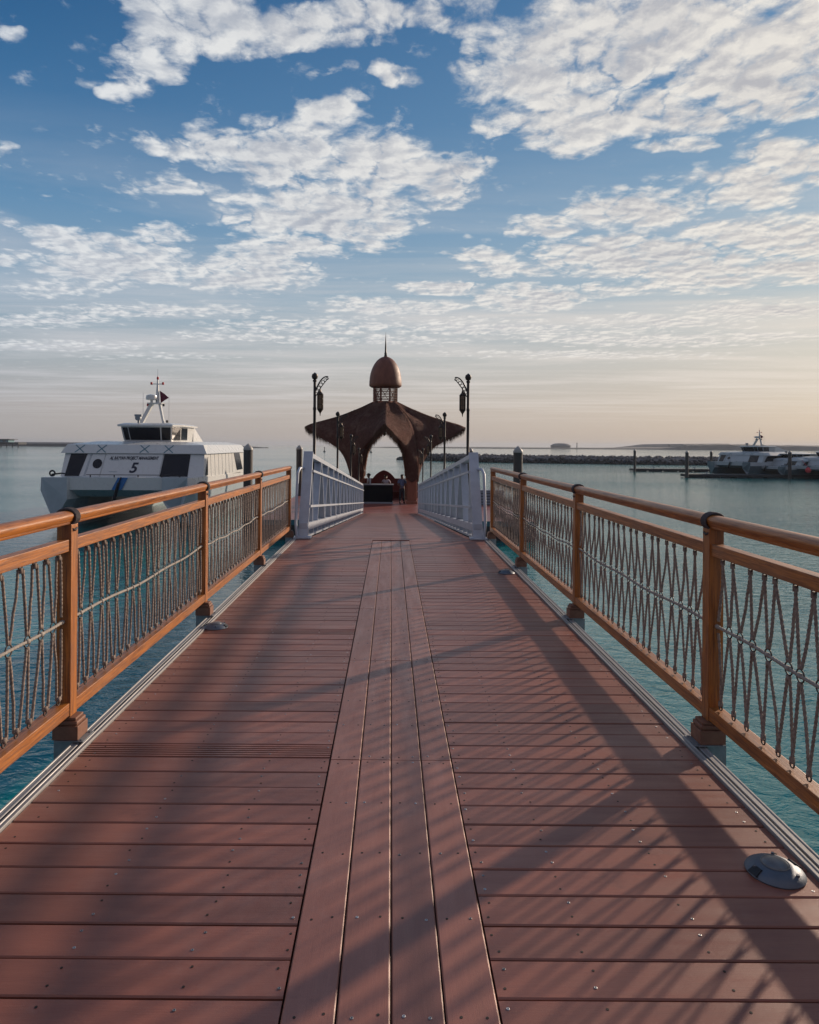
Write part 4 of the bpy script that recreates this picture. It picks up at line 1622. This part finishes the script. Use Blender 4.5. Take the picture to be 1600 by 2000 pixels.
def catamaran(name, label, group, lettered=True, M=M):
    """bow towards -Y, waterline z=0, centred on X"""
    t = thing(name, label, 'boat', (0, 0, 0), 0, group)
    HB = 3.85
    # two hulls joined by a bridge deck: cross sections along the length
    for s_ in (-1, 1):
        h = MB()
        secs = []
        for (y, inner, outer, wi, wo, kd) in ((-0.15, 2.35, 3.62, 2.95, 3.05, 1.55), (0.6, 2.2, 3.78, 2.75, 3.25, .2), (2.0, 2.1, HB, 2.5, 3.5, -.2), (5, 2.05, HB, 2.35, 3.65, -.3), (16.5, 2.05, HB, 2.3, 3.7, -.3)):
            top = 2.60 - 0.006 * y * 3
            secs.append([(s_ * outer, y, top), (s_ * (outer + .03), y - (.0), 1.95), (s_ * wo, y + .15, .35), (s_ * (wo - .12), y + .35, kd if kd < 1 else .8), (s_ * (wi + .1), y + .35, kd if kd < 1 else .8), (s_ * wi, y + .15, .5), (s_ * inner, y, 1.5), (s_ * inner, y, top)])
        n = 8
        for sec in secs:
            h.v.extend(Vector(p) for p in sec)
        for i in range(len(secs) - 1):
            for k in range(n):
                h.f.append([i * n + k, i * n + (k + 1) % n, (i + 1) * n + (k + 1) % n, (i + 1) * n + k])
                h.mi.append(0 if k in (0, 7, 6) else 1)
        h.f.append(list(range(n))[::-1])
        h.f.append([(len(secs) - 1) * n + k for k in range(n)])
        h.mi += [1, 0]
        h.build('hull', [M['gel'], M['gel_grey']], t, world=False)
    b_ = MB()
    b_.prism([(-2.34, 0.02, 2.60), (2.34, 0.02, 2.60), (2.34, 0.05, 1.97), (-2.34, 0.05, 1.97)], (0, 1.0, 0), 0)
    b_.prism([(-2.34, .12, 1.965), (2.34, .12, 1.965), (2.1, .7, 1.60), (-2.1, .7, 1.60)], (0, 1.2, 0), 1)
    b_.box((-2.2, 1.93, 1.5), (2.2, 16.3, 2.1), 1)
    b_.box((-3.6, .55, 2.30), (3.6, 16.3, 2.42), 0)
    b_.build('bridge_deck', [M['gel'], M['gel_grey']], t, world=False)
    # raised bulwark coaming
    # cabin (slanted front, sides leaning in)
    c_ = MB()
    yf0, yf1, yb = 2.3, 2.80, 13.6
    z0, z1 = 2.43, 3.80
    xb0, xb1 = 3.80, 3.74
    vs = [(-xb0, yf0, z0), (xb0, yf0, z0), (xb0, yb, z0), (-xb0, yb, z0), (-xb1, yf1, z1), (xb1, yf1, z1), (xb1, yb, z1), (-xb1, yb, z1)]
    c_.add(vs, [(0, 3, 2, 1), (4, 5, 6, 7), (0, 1, 5, 4), (1, 2, 6, 5), (2, 3, 7, 6), (3, 0, 4, 7)])
    cab = c_.build('cabin', M['gel'], t, world=False)

    def front(u, z, off=0.0):
        """point on the slanted front: u = across, z = height"""
        f_ = (z - z0) / (z1 - z0)
        return Vector((u * (xb0 + (xb1 - xb0) * f_), yf0 + (yf1 - yf0) * f_ - off, z))
    # windows and panels on the front
    def panel(nm, us, zs, material, th=0.02, rnd_=False):
        (ua0, ua1), (ub0, ub1) = us
        m_ = MB()
        pts = [front(ua0, zs[0], 0.002), front(ua1, zs[0], .002), front(ub1, zs[1], .002), front(ub0, zs[1], .002)]
        m_.prism(pts, (0, -th, 0))
        return m_.build(nm, material, t, world=False)
    panel('front_window', ((-.945, -.745), (-.915, -.68)), (2.55, 3.74), M['boat_glass'])
    panel('front_window', ((.385, .775), (.425, .80)), (2.52, 3.74), M['boat_glass'])
    m_ = MB()
    m_.prism([front(-.65, 2.5, .003), front(-.46, 2.5, .003), front(-.42, 3.74, .003), front(-.60, 3.74, .003)], (0, -.03, 0))
    d_ = m_.build('front_door', M['gel'], t, world=False)
    m_ = MB()
    m_.prism([front(-.512 + .066 * math.cos(a_ * math.pi / 12), 3.22 + .25 * math.sin(a_ * math.pi / 12), .034) for a_ in range(24)], (0, -.02, 0))
    m_.build('porthole', M['boat_glass'], d_, world=False)
    panel('name_panel', ((-.445, .37), (-.40, .41)), (2.45, 3.74), M['gel'], 0.05)
    # recess line between side wing and door
    m_ = MB()
    for u in (-.64, -.625):
        m_.beam(front(u - .04, 2.5, .004), front(u + .01, 3.75, .004), .02, .02)
    m_.build('door_frame', M['gel_grey'], t, world=False)
    tilt = math.atan2(yf1 - yf0, z1 - z0)
    if lettered:
        for (txt, sz, shr, bd, u, z, nm) in (('AL RAYYAN PROJECT MANAGEMENT', .25, .28, .006, .0, 3.45, 'lettering'), ('5', .80, .25, .020, .0, 2.76, 'number')):
            me = text_mesh(txt, sz, shr, bd, nm)
            me.materials.clear()
            me.materials.append(M['navy'])
            ob = bpy.data.objects.new(nm, me)
            col.objects.link(ob)
            ob.parent = t
            ob.location = front(u, z, .062)
            ob.rotation_euler = (R(90) - tilt, 0, 0)
            if nm == 'lettering':
                wdt = max(v.co.x for v in me.vertices) - min(v.co.x for v in me.vertices)
                ob.scale = (2.62 / wdt, 1, 1)
        m_ = MB()
        for z, w1 in ((3.40, .30), (2.78, .28)):
            pz = front(-.33, z, .056)
            m_.box((pz.x, pz.y - .003, z), (pz.x + w1 * 1.6, pz.y, z + .03))
        m_.build('small_marks', M['gel_grey'], t, world=False)
    # side panels, seams and windows
    for s_ in (-1, 1):
        def sidep(y, z, off=.004):
            f_ = (z - z0) / (z1 - z0)
            return Vector((s_ * (xb0 + (xb1 - xb0) * f_ + off), y, z))
        for (ya, yb_) in ((3.25, 3.9), (10.2, 11.6)):
            m_ = MB()
            if ya < 5:
                pts = [sidep(2.75, 2.6), sidep(3.3, 2.6), sidep(3.45, 3.6)]
            else:
                pts = [sidep(11.2, 2.6), sidep(13.1, 2.6), sidep(12.2, 3.75), sidep(10.4, 3.75)]
            m_.prism(pts, (s_ * .015, 0, 0))
            m_.build('side_window', M['boat_glass'], t, world=False)
        if not lettered:
            for (ya, yb_) in ((3.3, 7.4), (7.75, 9.2), (9.5, 11.0)):
                m_ = MB()
                m_.prism([sidep(ya - .4, 2.75), sidep(yb_ - .4, 2.75), sidep(yb_ + .3, 3.65), sidep(ya + .3, 3.65)], (s_ * .02, 0, 0))
                m_.build('side_window', M['boat_glass'], t, world=False)
        m_ = MB()
        for q in range(7):
            y = 4.1 + q * 0.95
            m_.beam(sidep(y, 2.5, .004), sidep(y, 3.78, .004), .014, .02)
        m_.build('panel_seams', M['gel_grey'], t, world=False)
    # roof with flared fascia
    rf = MB()
    o1 = [(-3.95, 2.66, 3.78), (3.88, 2.66, 3.78), (3.92, 4.0, 3.78), (3.88, 14.4, 3.78), (-3.95, 14.4, 3.78), (-3.98, 4.0, 3.78)]
    o2 = [(-3.66, 2.85, 4.25), (3.66, 2.85, 4.25), (3.55, 4.2, 4.27), (3.5, 14.2, 4.27), (-3.5, 14.2, 4.27), (-3.55, 4.2, 4.27)]
    o3 = [(-2.5, 3.9, 4.42), (2.5, 3.9, 4.42), (2.6, 4.8, 4.44), (2.6, 13.6, 4.44), (-2.6, 13.6, 4.44), (-2.6, 4.8, 4.44)]
    rf.v.extend(Vector(p) for p in o1 + o2 + o3)
    for i in (0, 6):
        for k in range(6):
            rf.f.append([i + k, i + (k + 1) % 6, i + 6 + (k + 1) % 6, i + 6 + k])
            rf.mi.append(0)
    rf.f += [[5, 4, 3, 2, 1, 0], [12, 13, 14, 15, 16, 17]]
    rf.mi += [0, 0]
    roof = rf.build('roof', M['gel'], t, world=False)
    # teal crossed marks on the fascia
    for xx in (-2.95, -1.78, .52, 1.82):
        m_ = MB()
        for a in (-1, 1):
            p0 = Vector((xx - .24, 2.66, 3.82 if a > 0 else 4.22))
            p1 = Vector((xx + .24, 2.66, 4.22 if a > 0 else 3.82))
            for p in (p0, p1):
                p.y = 2.66 + 0.19 * (p.z - 3.78) / .47 - .012
            m_.beam(p0, p1, .045, .010, up=Vector((0, 1, 0)))
        m_.build('crossed_mark', M['teal_paint'], roof, world=False)
    # wheelhouse
    wh = MB()
    zb, zt = 4.43, 5.30
    bo = [(-1.35, 5.0), (1.15, 5.0), (1.75, 5.9), (1.75, 8.2), (-1.75, 8.2), (-1.75, 5.9), ]
    bo = [(-1.30, 4.95), (1.30, 4.95), (1.62, 5.7), (1.62, 8.4), (-1.62, 8.4), (-1.62, 5.7)]
    to = [(-1.42, 4.55), (1.42, 4.55), (1.72, 5.4), (1.70, 8.3), (-1.70, 8.3), (-1.72, 5.4)]
    wh.v.extend([Vector((x, y, zb - .12)) for x, y in bo] + [Vector((x, y, zt)) for x, y in to])
    for k in range(6):
        wh.f.append([k, (k + 1) % 6, 6 + (k + 1) % 6, 6 + k])
    wh.f += [[5, 4, 3, 2, 1, 0], [6, 7, 8, 9, 10, 11]]
    wh.mi = [0] * len(wh.f)
    who = wh.build('wheelhouse', M['gel'], t, world=False)

    def whp(k, u, w, off):
        a0_, a1_ = Vector((*bo[k], zb - .12)), Vector((*bo[(k + 1) % 6], zb - .12))
        b0_, b1_ = Vector((*to[k], zt)), Vector((*to[(k + 1) % 6], zt))
        p = a0_.lerp(a1_, u).lerp(b0_.lerp(b1_, u), w)
        nrm = (a1_ - a0_).cross(b0_ - a0_).normalized()
        return p + nrm * off, nrm
    for (k, u0, u1) in ((0, .02, .12), (0, .14, .77), (0, .80, .985), (1, .06, .94), (2, .03, .48), (5, .06, .94), (4, .52, .97)):
        m_ = MB()
        pts = [whp(k, u0, .22, .004), whp(k, u1, .22, .004), whp(k, u1, .93, .004), whp(k, u0, .93, .004)]
        m_.prism([p[0] for p in pts], pts[0][1] * .015)
        m_.build('wheelhouse_window', M['boat_glass'], who, world=False)
    wr = MB()
    ro = [(-1.55, 4.35), (1.55, 4.35), (1.88, 5.3), (1.85, 8.6), (-1.85, 8.6), (-1.88, 5.3)]
    ri = [(-1.3, 4.7), (1.3, 4.7), (1.6, 5.5), (1.6, 8.4), (-1.6, 8.4), (-1.6, 5.5)]
    wr.v.extend([Vector((x, y, zt)) for x, y in ro] + [Vector((x, y, zt + .09)) for x, y in ro] + [Vector((x, y, zt + .18)) for x, y in ri])
    for i in (0, 6):
        for k in range(6):
            wr.f.append([i + k, i + (k + 1) % 6, i + 6 + (k + 1) % 6, i + 6 + k])
    wr.f += [[5, 4, 3, 2, 1, 0], [12, 13, 14, 15, 16, 17]]
    wr.mi = [0] * len(wr.f)
    wr.build('wheelhouse_roof', M['gel'], who, world=False)
    fa = MB()
    vs = [(-1.70, 8.2, 4.44), (1.70, 8.2, 4.44), (1.66, 8.3, 5.40), (-1.66, 8.3, 5.40), (-1.3, 12.2, 4.44), (1.3, 12.2, 4.44), (1.45, 9.6, 5.25), (-1.45, 9.6, 5.25)]
    fa.add(vs, [(0, 1, 2, 3), (4, 7, 6, 5), (0, 4, 5, 1), (1, 5, 6, 2), (2, 6, 7, 3), (3, 7, 4, 0)])
    fa.build('aft_fairing', M['gel'], t, world=False)
    # mast, radar, lamps, aerials
    ma = MB()
    ym = 7.4
    zr = zt + .17
    ma.beam((-.85, ym, zr), (-.22, ym + .1, 6.75), .20, .30, up=Vector((0, 1, 0)))
    ma.beam((.55, ym, zr), (.25, ym + .1, 6.75), .12, .22, up=Vector((0, 1, 0)))
    ma.box((-.42, ym - .2, 6.72), (.45, ym + .35, 6.80))
    ma.lathe([(0.13, 6.8), (0.10, 7.4), (0.05, 8.1), (0.03, 8.45)], 8, (.12, ym + .1, 0))
    ma.beam((-.22, ym + .1, 7.95), (.46, ym + .1, 7.95), .05, .05)
    ma.tube([(.12, ym + .1, 8.4), (.12, ym + .1, 8.85)], .012, 6)
    mo = ma.build('mast', M['gel'], t, True, world=False)
    m_ = MB()
    m_.lathe([(0.18, 6.95), (0.33, 6.98), (0.34, 7.10), (0.31, 7.24), (0.1, 7.30)], 20, (-.16, ym - .15, 0))
    m_.lathe([(0.08, 6.8), (0.08, 6.96)], 8, (-.16, ym - .15, 0))
    m_.build('radar_dome', M['gel'], mo, True, world=False)
    for (x, z, mm) in ((-.24, 7.93, 'red'), (.46, 7.93, 'red'), (-.45, 6.62, 'red'), (.50, 6.62, 'black'), (.14, 8.25, 'red'), (-.95, 5.62, 'black'), (.72, 5.62, 'black')):
        m_ = MB()
        m_.lathe([(0.055, -.03), (0.07, 0), (0.07, .10), (0.05, .13)], 10, (x, ym + .05, z))
        m_.build('signal_lamp', M[mm], mo, True, world=False)
    for (x, y, z0_, z1_) in ((-.72, ym, 5.5, 7.4), (.75, ym + .3, 5.5, 7.3)):
        m_ = MB()
        m_.tube([(x, y, z0_), (x, y, z1_)], .012, 6)
        m_.build('aerial', M['gel'], mo, world=False)
    fl_ = MB()
    gx, gy = 5, 4
    o_ = len(fl_.v)
    pts_t = [(0.24, 7.55), (0.80, 7.12), (0.30, 6.78)]
    fl_.prism([(0.24, ym + .12, 7.55), (0.52, ym + .16, 7.36), (0.80, ym + .10, 7.12), (0.55, ym + .05, 6.95), (0.30, ym + .12, 6.78)], (0, .012, 0))
    fl_.build('flag', M['maroon'], mo, world=False)
    m_ = MB()
    m_.lathe([(0.07, zt + .17), (0.06, zt + .36)], 10, (-.55, 4.9, 0))
    m_.tube([(-.55, 4.72, zt + .47), (-.55, 5.0, zt + .47)], .15, 14)
    m_.box((-.75, 4.78, zt + .56), (-.35, 4.95, zt + .68))
    m_.build('searchlight', M['galv'], t, True, world=False)
    # deck fittings
    m_ = MB()
    m_.tube([(-3.4, .5, 2.72), (-2.9, .5, 2.78), (-2.6, .5, 2.74)], .04, 6)
    m_.torus((-3.35, .45, 2.78), .13, .045, 'Y', 14, 6)
    m_.build('coiled_line', M['black'], t, True, world=False)
    m_ = MB()
    for xx in (-1.4, -.2, 1.0, 2.2, 3.1):
        m_.tube([(xx, .35, 2.6), (xx, .35, 2.72)], .03, 6)
    m_.tube([(-1.6, .35, 2.72), (3.3, .35, 2.72)], .018, 6)
    m_.build('bow_rail', M['iron'], t, world=False)
    m_ = MB()
    m_.prism([(.12, -.0, 2.60), (.62, -.0, 2.60), (.30, -.0, 1.98), (-.20, -.0, 1.98)], (0, -.012, 0))
    m_.build('blue_stripe', M['blue_paint'], t, world=False)
    m_ = MB()
    m_.prism([(.12, -.02, 2.35), (.24, -.02, 2.35), (.02, -.02, 1.45), (-.14, -.02, 1.45)], (0, -.08, 0))
    m_.tube([(.3, -.06, 2.62), (.1, -.12, 2.1), (-.05, -.12, 1.5)], .035, 8)
    m_.build('anchor', M['black'], t, world=False)
    mo.location = (-.42, 0, 0)
    return t


cat = catamaran('catamaran', 'white and grey catamaran numbered 5 moored left of the boardwalk', 'passenger catamarans')
M2 = dict(M)
M2['gel'] = mat('pale_teal_gelcoat', (0.36, 0.40, 0.41), 0.35, var=0.3, var_scale=1.5)
M2['gel_grey'] = mat('teal_grey_gelcoat', (0.10, 0.15, 0.17), 0.4, var=0.3, var_scale=1.5)
M2['blue_paint'] = M2['gel_grey']
far = catamaran('catamaran', '', 'passenger catamarans', False, M2)
for i, (loc, rz, sc_, lab) in enumerate((
        ((wx_(1424, 104), 104, ZW), R(-63), (1, 1, .84), 'distant grey catamaran with tall mast, leftmost of the boats at the far right dock'),
        ((wx_(1494, 101), 101, ZW), R(-70), (1, 1, .64), 'distant low grey catamaran, middle one of the boats at the far right dock'),
        ((wx_(1580, 96), 96.5, ZW), R(-62), (1, 1, .70), 'distant catamaran with a red buoy at its bow, cut by the right edge'))):
    c_ = copy_tree(far) if i else far
    c_.location = loc
    c_.rotation_euler = (0, 0, rz)
    c_.scale = sc_
    c_['label'] = lab
for c_ in [o_ for o_ in col.objects if o_.name.split('.')[0] == 'catamaran' and o_ is not cat and o_ is not far]:
    for ch in list(c_.children):
        if ch.name.split('.')[0] == 'mast':
            for g_ in list(ch.children):
                bpy.data.objects.remove(g_)
            bpy.data.objects.remove(ch)
cat.location = (-13.80, 34.6, ZW)
cat.rotation_euler = (0, 0, R(1.2))
m_ = MB()
m_.lathe([(0.05, -.36), (.26, -.26), (.38, 0), (.34, .2), (.16, .38), (.05, .44)], 16, (wx_(1579, 95), 95, wz_(1579, 919, 95)))
m_.tube([(wx_(1579, 95), 95, wz_(1579, 919, 95) + .4), (wx_(1579, 95), 96.5, wz_(1579, 919, 95) + 1.4)], .02, 5)
tag(m_.build('fender_buoy', M['red'], smooth=True), 'bright red buoy hanging at the bow of the boat at the right edge', 'buoy')

# far docks and their piles
for (x0, x1, D, lab) in ((1238, 1500, 121, 'long low dark floating dock leading to the distant boats, the farther one'), (1342, 1760, 98, 'long low dark floating dock in front of the distant boats, the nearer one')):
    t = thing('floating_dock', lab, 'dock', (wx_(x0, D), D, ZW), 0, 'floating docks at the far right')
    m_ = MB()
    m_.box((wx_(x0, D), D, ZW + .12), (wx_(x1, D), D + 2.2, ZW + .50), 0, None, .03)
    m_.build('deck', M['float'], t)
    n_ = int((x1 - x0) / 30)
    for k in range(n_):
        xx = wx_(x0 + 8 + k * 30, D)
        m_ = MB()
        m_.box((xx, D + .1, ZW - .3), (xx + 1.6, D + 2.1, ZW + .118), 0, None, .05)
        m_.build('float', M['float'], t)
    for k in range(3):
        xx = wx_(x0 + 40 + k * 80, D)
        m_ = MB()
        m_.lathe([(0.08, .5), (.06, .75)], 8, (xx, D + .3, ZW))
        m_.tube([(xx - .25, D + .3, ZW + .78), (xx + .25, D + .3, ZW + .78)], .05, 6)
        m_.build('cleat', M['galv'], t)
fp = 'mooring piles of the far docks'
pile(wx_(1240, 120), 120, wz_(1240, 877, 120), .21, 'leftmost dark pile at the end of the far floating dock', fp)
pile(wx_(1342, 97.4), 97.4, wz_(1342, 880, 97.4), .23, 'dark pile at the left end of the nearer floating dock', fp)
pile(wx_(1405, 121), 124, wz_(1405, 880, 124), .22, 'dark pile behind the bow of the leftmost distant boat', fp)
pile(wx_(1543, 97), 97, wz_(1543, 880, 97), .23, 'dark pile with bright cap between the distant boats near the right edge', fp)

# ------------------------------------------------------------------ breakwater
rb = random.Random(21)


def rock(mb, c, r, mi=0):
    bm = bmesh.new()
    bmesh.ops.create_icosphere(bm, subdivisions=1, radius=1)
    sx, sy, sz = (rb.uniform(.75, 1.25) for _ in range(3))
    e = Euler((rb.uniform(0, 6), rb.uniform(0, 6), rb.uniform(0, 6))).to_matrix()
    for v in bm.verts:
        v.co = v.co * rb.uniform(.72, 1.12)
        v.co = Vector((v.co.x * sx, v.co.y * sy, v.co.z * sz * .8))
    bm.verts.index_update()
    mb.add([Vector(c) + e @ (v.co * r) for v in bm.verts], [[v.index for v in f.verts] for f in bm.faces], mi)
    bm.free()


def bw_line(t):
    pts = [(2.5, 208), (22, 186), (61, 172), (110, 166), (190, 160)]
    q = t * (len(pts) - 1)
    i = min(int(q), len(pts) - 2)
    f = q - i
    return pts[i][0] * (1 - f) + pts[i + 1][0] * f, pts[i][1] * (1 - f) + pts[i + 1][1] * f


bw = MB()
N = 120
prev = None
for i in range(N + 1):
    x, y = bw_line(i / N)
    hh = 1.9 * min(1, .15 + i / 10)
    row = [(x, y - 3.6, ZW - .5), (x, y - 3.0, ZW + .75), (x, y - 1.6, ZW + hh * .86), (x, y + 1.6, ZW + hh * .9), (x, y + 5, ZW - .5)]
    o_ = len(bw.v)
    bw.v.extend(Vector(p) + Vector((0, rb.uniform(-.2, .2), rb.uniform(-.12, .12))) for p in row)
    if prev is not None:
        for k in range(4):
            bw.f.append([prev + k, o_ + k, o_ + k + 1, prev + k + 1])
            bw.mi.append(1 if k == 0 else 0)
    prev = o_
for i in range(2600):
    t_ = rb.random() ** 1.15
    x, y = bw_line(t_)
    hh = 1.9 * min(1, .15 + t_ * N / 10)
    u = rb.random()
    f = rb.random()
    yy = y - 3.9 + f * 4.6
    zz = ZW + (hh * min(1, .12 + f * 1.6)) * .92
    rock(bw, (x + rb.uniform(-1, 1), yy, zz - .1), rb.uniform(.28, .62), 1 if zz < ZW + 1.15 else 0)
struct(bw.build('rock_breakwater', [M['rock'], M['rock_wet']], fixn=False))

# far left jetty with house on stilts
fj = MB()
xs = [(-560, 1), (-20, 1), (160, 1.0), (330, .8), (470, .45), (520, .12)]
o_ = None
prev = None
for (x, h_) in xs:
    D = 830
    X = wx_(x, D)
    row = [(X, D - 8, ZW), (X, D - 5, ZW + 3.0 * h_), (X, D, ZW + 5.0 * h_), (X, D + 12, ZW + 4.6 * h_), (X, D + 20, ZW)]
    o_ = len(fj.v)
    fj.v.extend(Vector(p) for p in row)
    if prev is not None:
        for k in range(4):
            fj.f.append([prev + k, o_ + k, o_ + k + 1, prev + k + 1])
            fj.mi.append(1 if k == 0 else 0)
    prev = o_
struct(fj.build('far_breakwater', [M['rock'], M['rock_wet']]))
t = thing('stilt_house', 'dark flat roofed pier building on stilts at the far left edge', 'building', (wx_(5, 620), 620, ZW))
D = 620
m_ = MB()
m_.box((wx_(-60, D), D, ZW + 2.6), (wx_(36, D), D + 14, ZW + 4.6), 0, None, .1)
m_.build('platform', M['float'], t)
m_ = MB()
m_.box((wx_(-60, D), D + 2, ZW + 4.6), (wx_(14, D), D + 12, ZW + 7.0))
m_.build('wall', M['teal_paint'], t)
m_ = MB()
m_.box((wx_(-62, D), D, ZW + 7.0), (wx_(19, D), D + 14, ZW + 7.5))
m_.build('roof', M['float'], t)
for k in range(9):
    x = -58 + k * 11.3
    m_ = MB()
    m_.lathe([(.45, -1), (.45, 2.62)], 8, (wx_(x, D), D + 3, ZW))
    m_.build('stilt', M['float'], t)
for (xa, xb) in ((-8, -3), (3, 9)):
    m_ = MB()
    m_.box((wx_(xa, D), D + 1.9, ZW + 5.2), (wx_(xb, D), D + 1.999, ZW + 6.5))
    m_.build('window', M['boat_glass'], t)

# far coast on the right
cs = MB()
prof = [(700, .0), (760, .5), (830, .9), (900, .8), (980, 1.2), (1040, 1.0), (1150, 1.1), (1230, 1.4), (1290, 1.9), (1318, 3.2), (1335, 6.6), (1360, 7.3), (1420, 7.6), (1480, 7.2), (1500, 6.3), (1560, 6.6), (1700, 6.9), (1900, 6.0)]
D = 1150
prev = None
rc = random.Random(9)
for i in range(len(prof) - 1):
    for k in range(6):
        f = k / 6
        x = prof[i][0] * (1 - f) + prof[i + 1][0] * f
        h_ = prof[i][1] * (1 - f) + prof[i + 1][1] * f
        h_ = max(0.05, h_ * 1.28 + rc.uniform(-.12, .12) * h_ + (h_ > .4) * .5)
        X = wx_(x, D)
        row = [(X, D - 6, ZW - .1), (X, D, ZW + h_ * .8), (X + rc.uniform(-1, 1), D + 14, ZW + h_), (X, D + 200, ZW + h_ * .96), (X, D + 420, ZW - .1)]
        o_ = len(cs.v)
        cs.v.extend(Vector(p) for p in row)
        if prev is not None:
            for q in range(4):
                cs.f.append([prev + q, o_ + q, o_ + q + 1, prev + q + 1])
                cs.mi.append(0)
        prev = o_
struct(cs.build('far_coast', M['land']))
# stadium-like dome, light tower, small masts on the far coast
D = 1180
m_ = MB()
m_.lathe([(17, ZW), (17.5, ZW + 6.0), (13, ZW + 8.3), (10, ZW + 9.2), (4, ZW + 9.7)], 28, (wx_(1098, D), D + 10, 0), sy=.6)
tag(m_.build('domed_hall', M['far_wall'], smooth=True), 'wide flat domed building on the far coast behind the breakwater', 'building')
for (x, h_, lab) in ((1127, 10.5, 'slim light tower on the far coast right of the domed building'), (1307, 9.5, 'slim mast on the far coast left of the low plateau')):
    t = thing('light_tower', lab, 'tower', (wx_(x, D), D, ZW), 0, 'towers on the far coast')
    m_ = MB()
    m_.lathe([(1.0, 0), (.6, h_ - 1.5), (.6, h_ - 1.4)], 10)
    m_.build('shaft', M['float'], t, world=False)
    m_ = MB()
    m_.lathe([(.9, h_ - 1.4), (1.1, h_ - .9), (.8, h_ - .2), (.1, h_ + .3)], 10)
    m_.build('lantern_room', M['float'], t, world=False)
for (x, y_, D, lab) in ((634, 878, 420, 'tiny dark channel marker on the open sea left of the pavilion'), (725, 879, 400, 'tiny dark channel marker seen through the pavilion arch')):
    t = thing('channel_marker', lab, 'buoy', (wx_(x, D), D, ZW), 0, 'channel markers on the open sea')
    m_ = MB()
    m_.lathe([(.7, -.3), (.75, .3), (.25, .7), (.12, 2.2)], 12)
    m_.build('float', M['float'], t, True, world=False)
    m_ = MB()
    m_.lathe([(.3, 2.2), (.35, 2.6), (.05, 2.9)], 10)
    m_.build('top_mark', M['float'], t, True, world=False)

# ------------------------------------------------------------------ haze
hz = MB()
hz.box((-5200, -400, ZW - 1.2), (5200, 7600, 26))
ho = hz.build('haze', [])
struct(ho, 'stuff')
mh = bpy.data.materials.new('haze_air')
mh.use_nodes = True
nt = mh.node_tree
nt.nodes.clear()
pv = nt.nodes.new('ShaderNodeVolumePrincipled')
pv.inputs['Color'].default_value = (0.62, 0.68, 0.76, 1)
pv.inputs['Density'].default_value = 0.00016
pv.inputs['Anisotropy'].default_value = 0.2
mo_ = nt.nodes.new('ShaderNodeOutputMaterial')
nt.links.new(pv.outputs[0], mo_.inputs['Volume'])
ho.data.materials.append(mh)
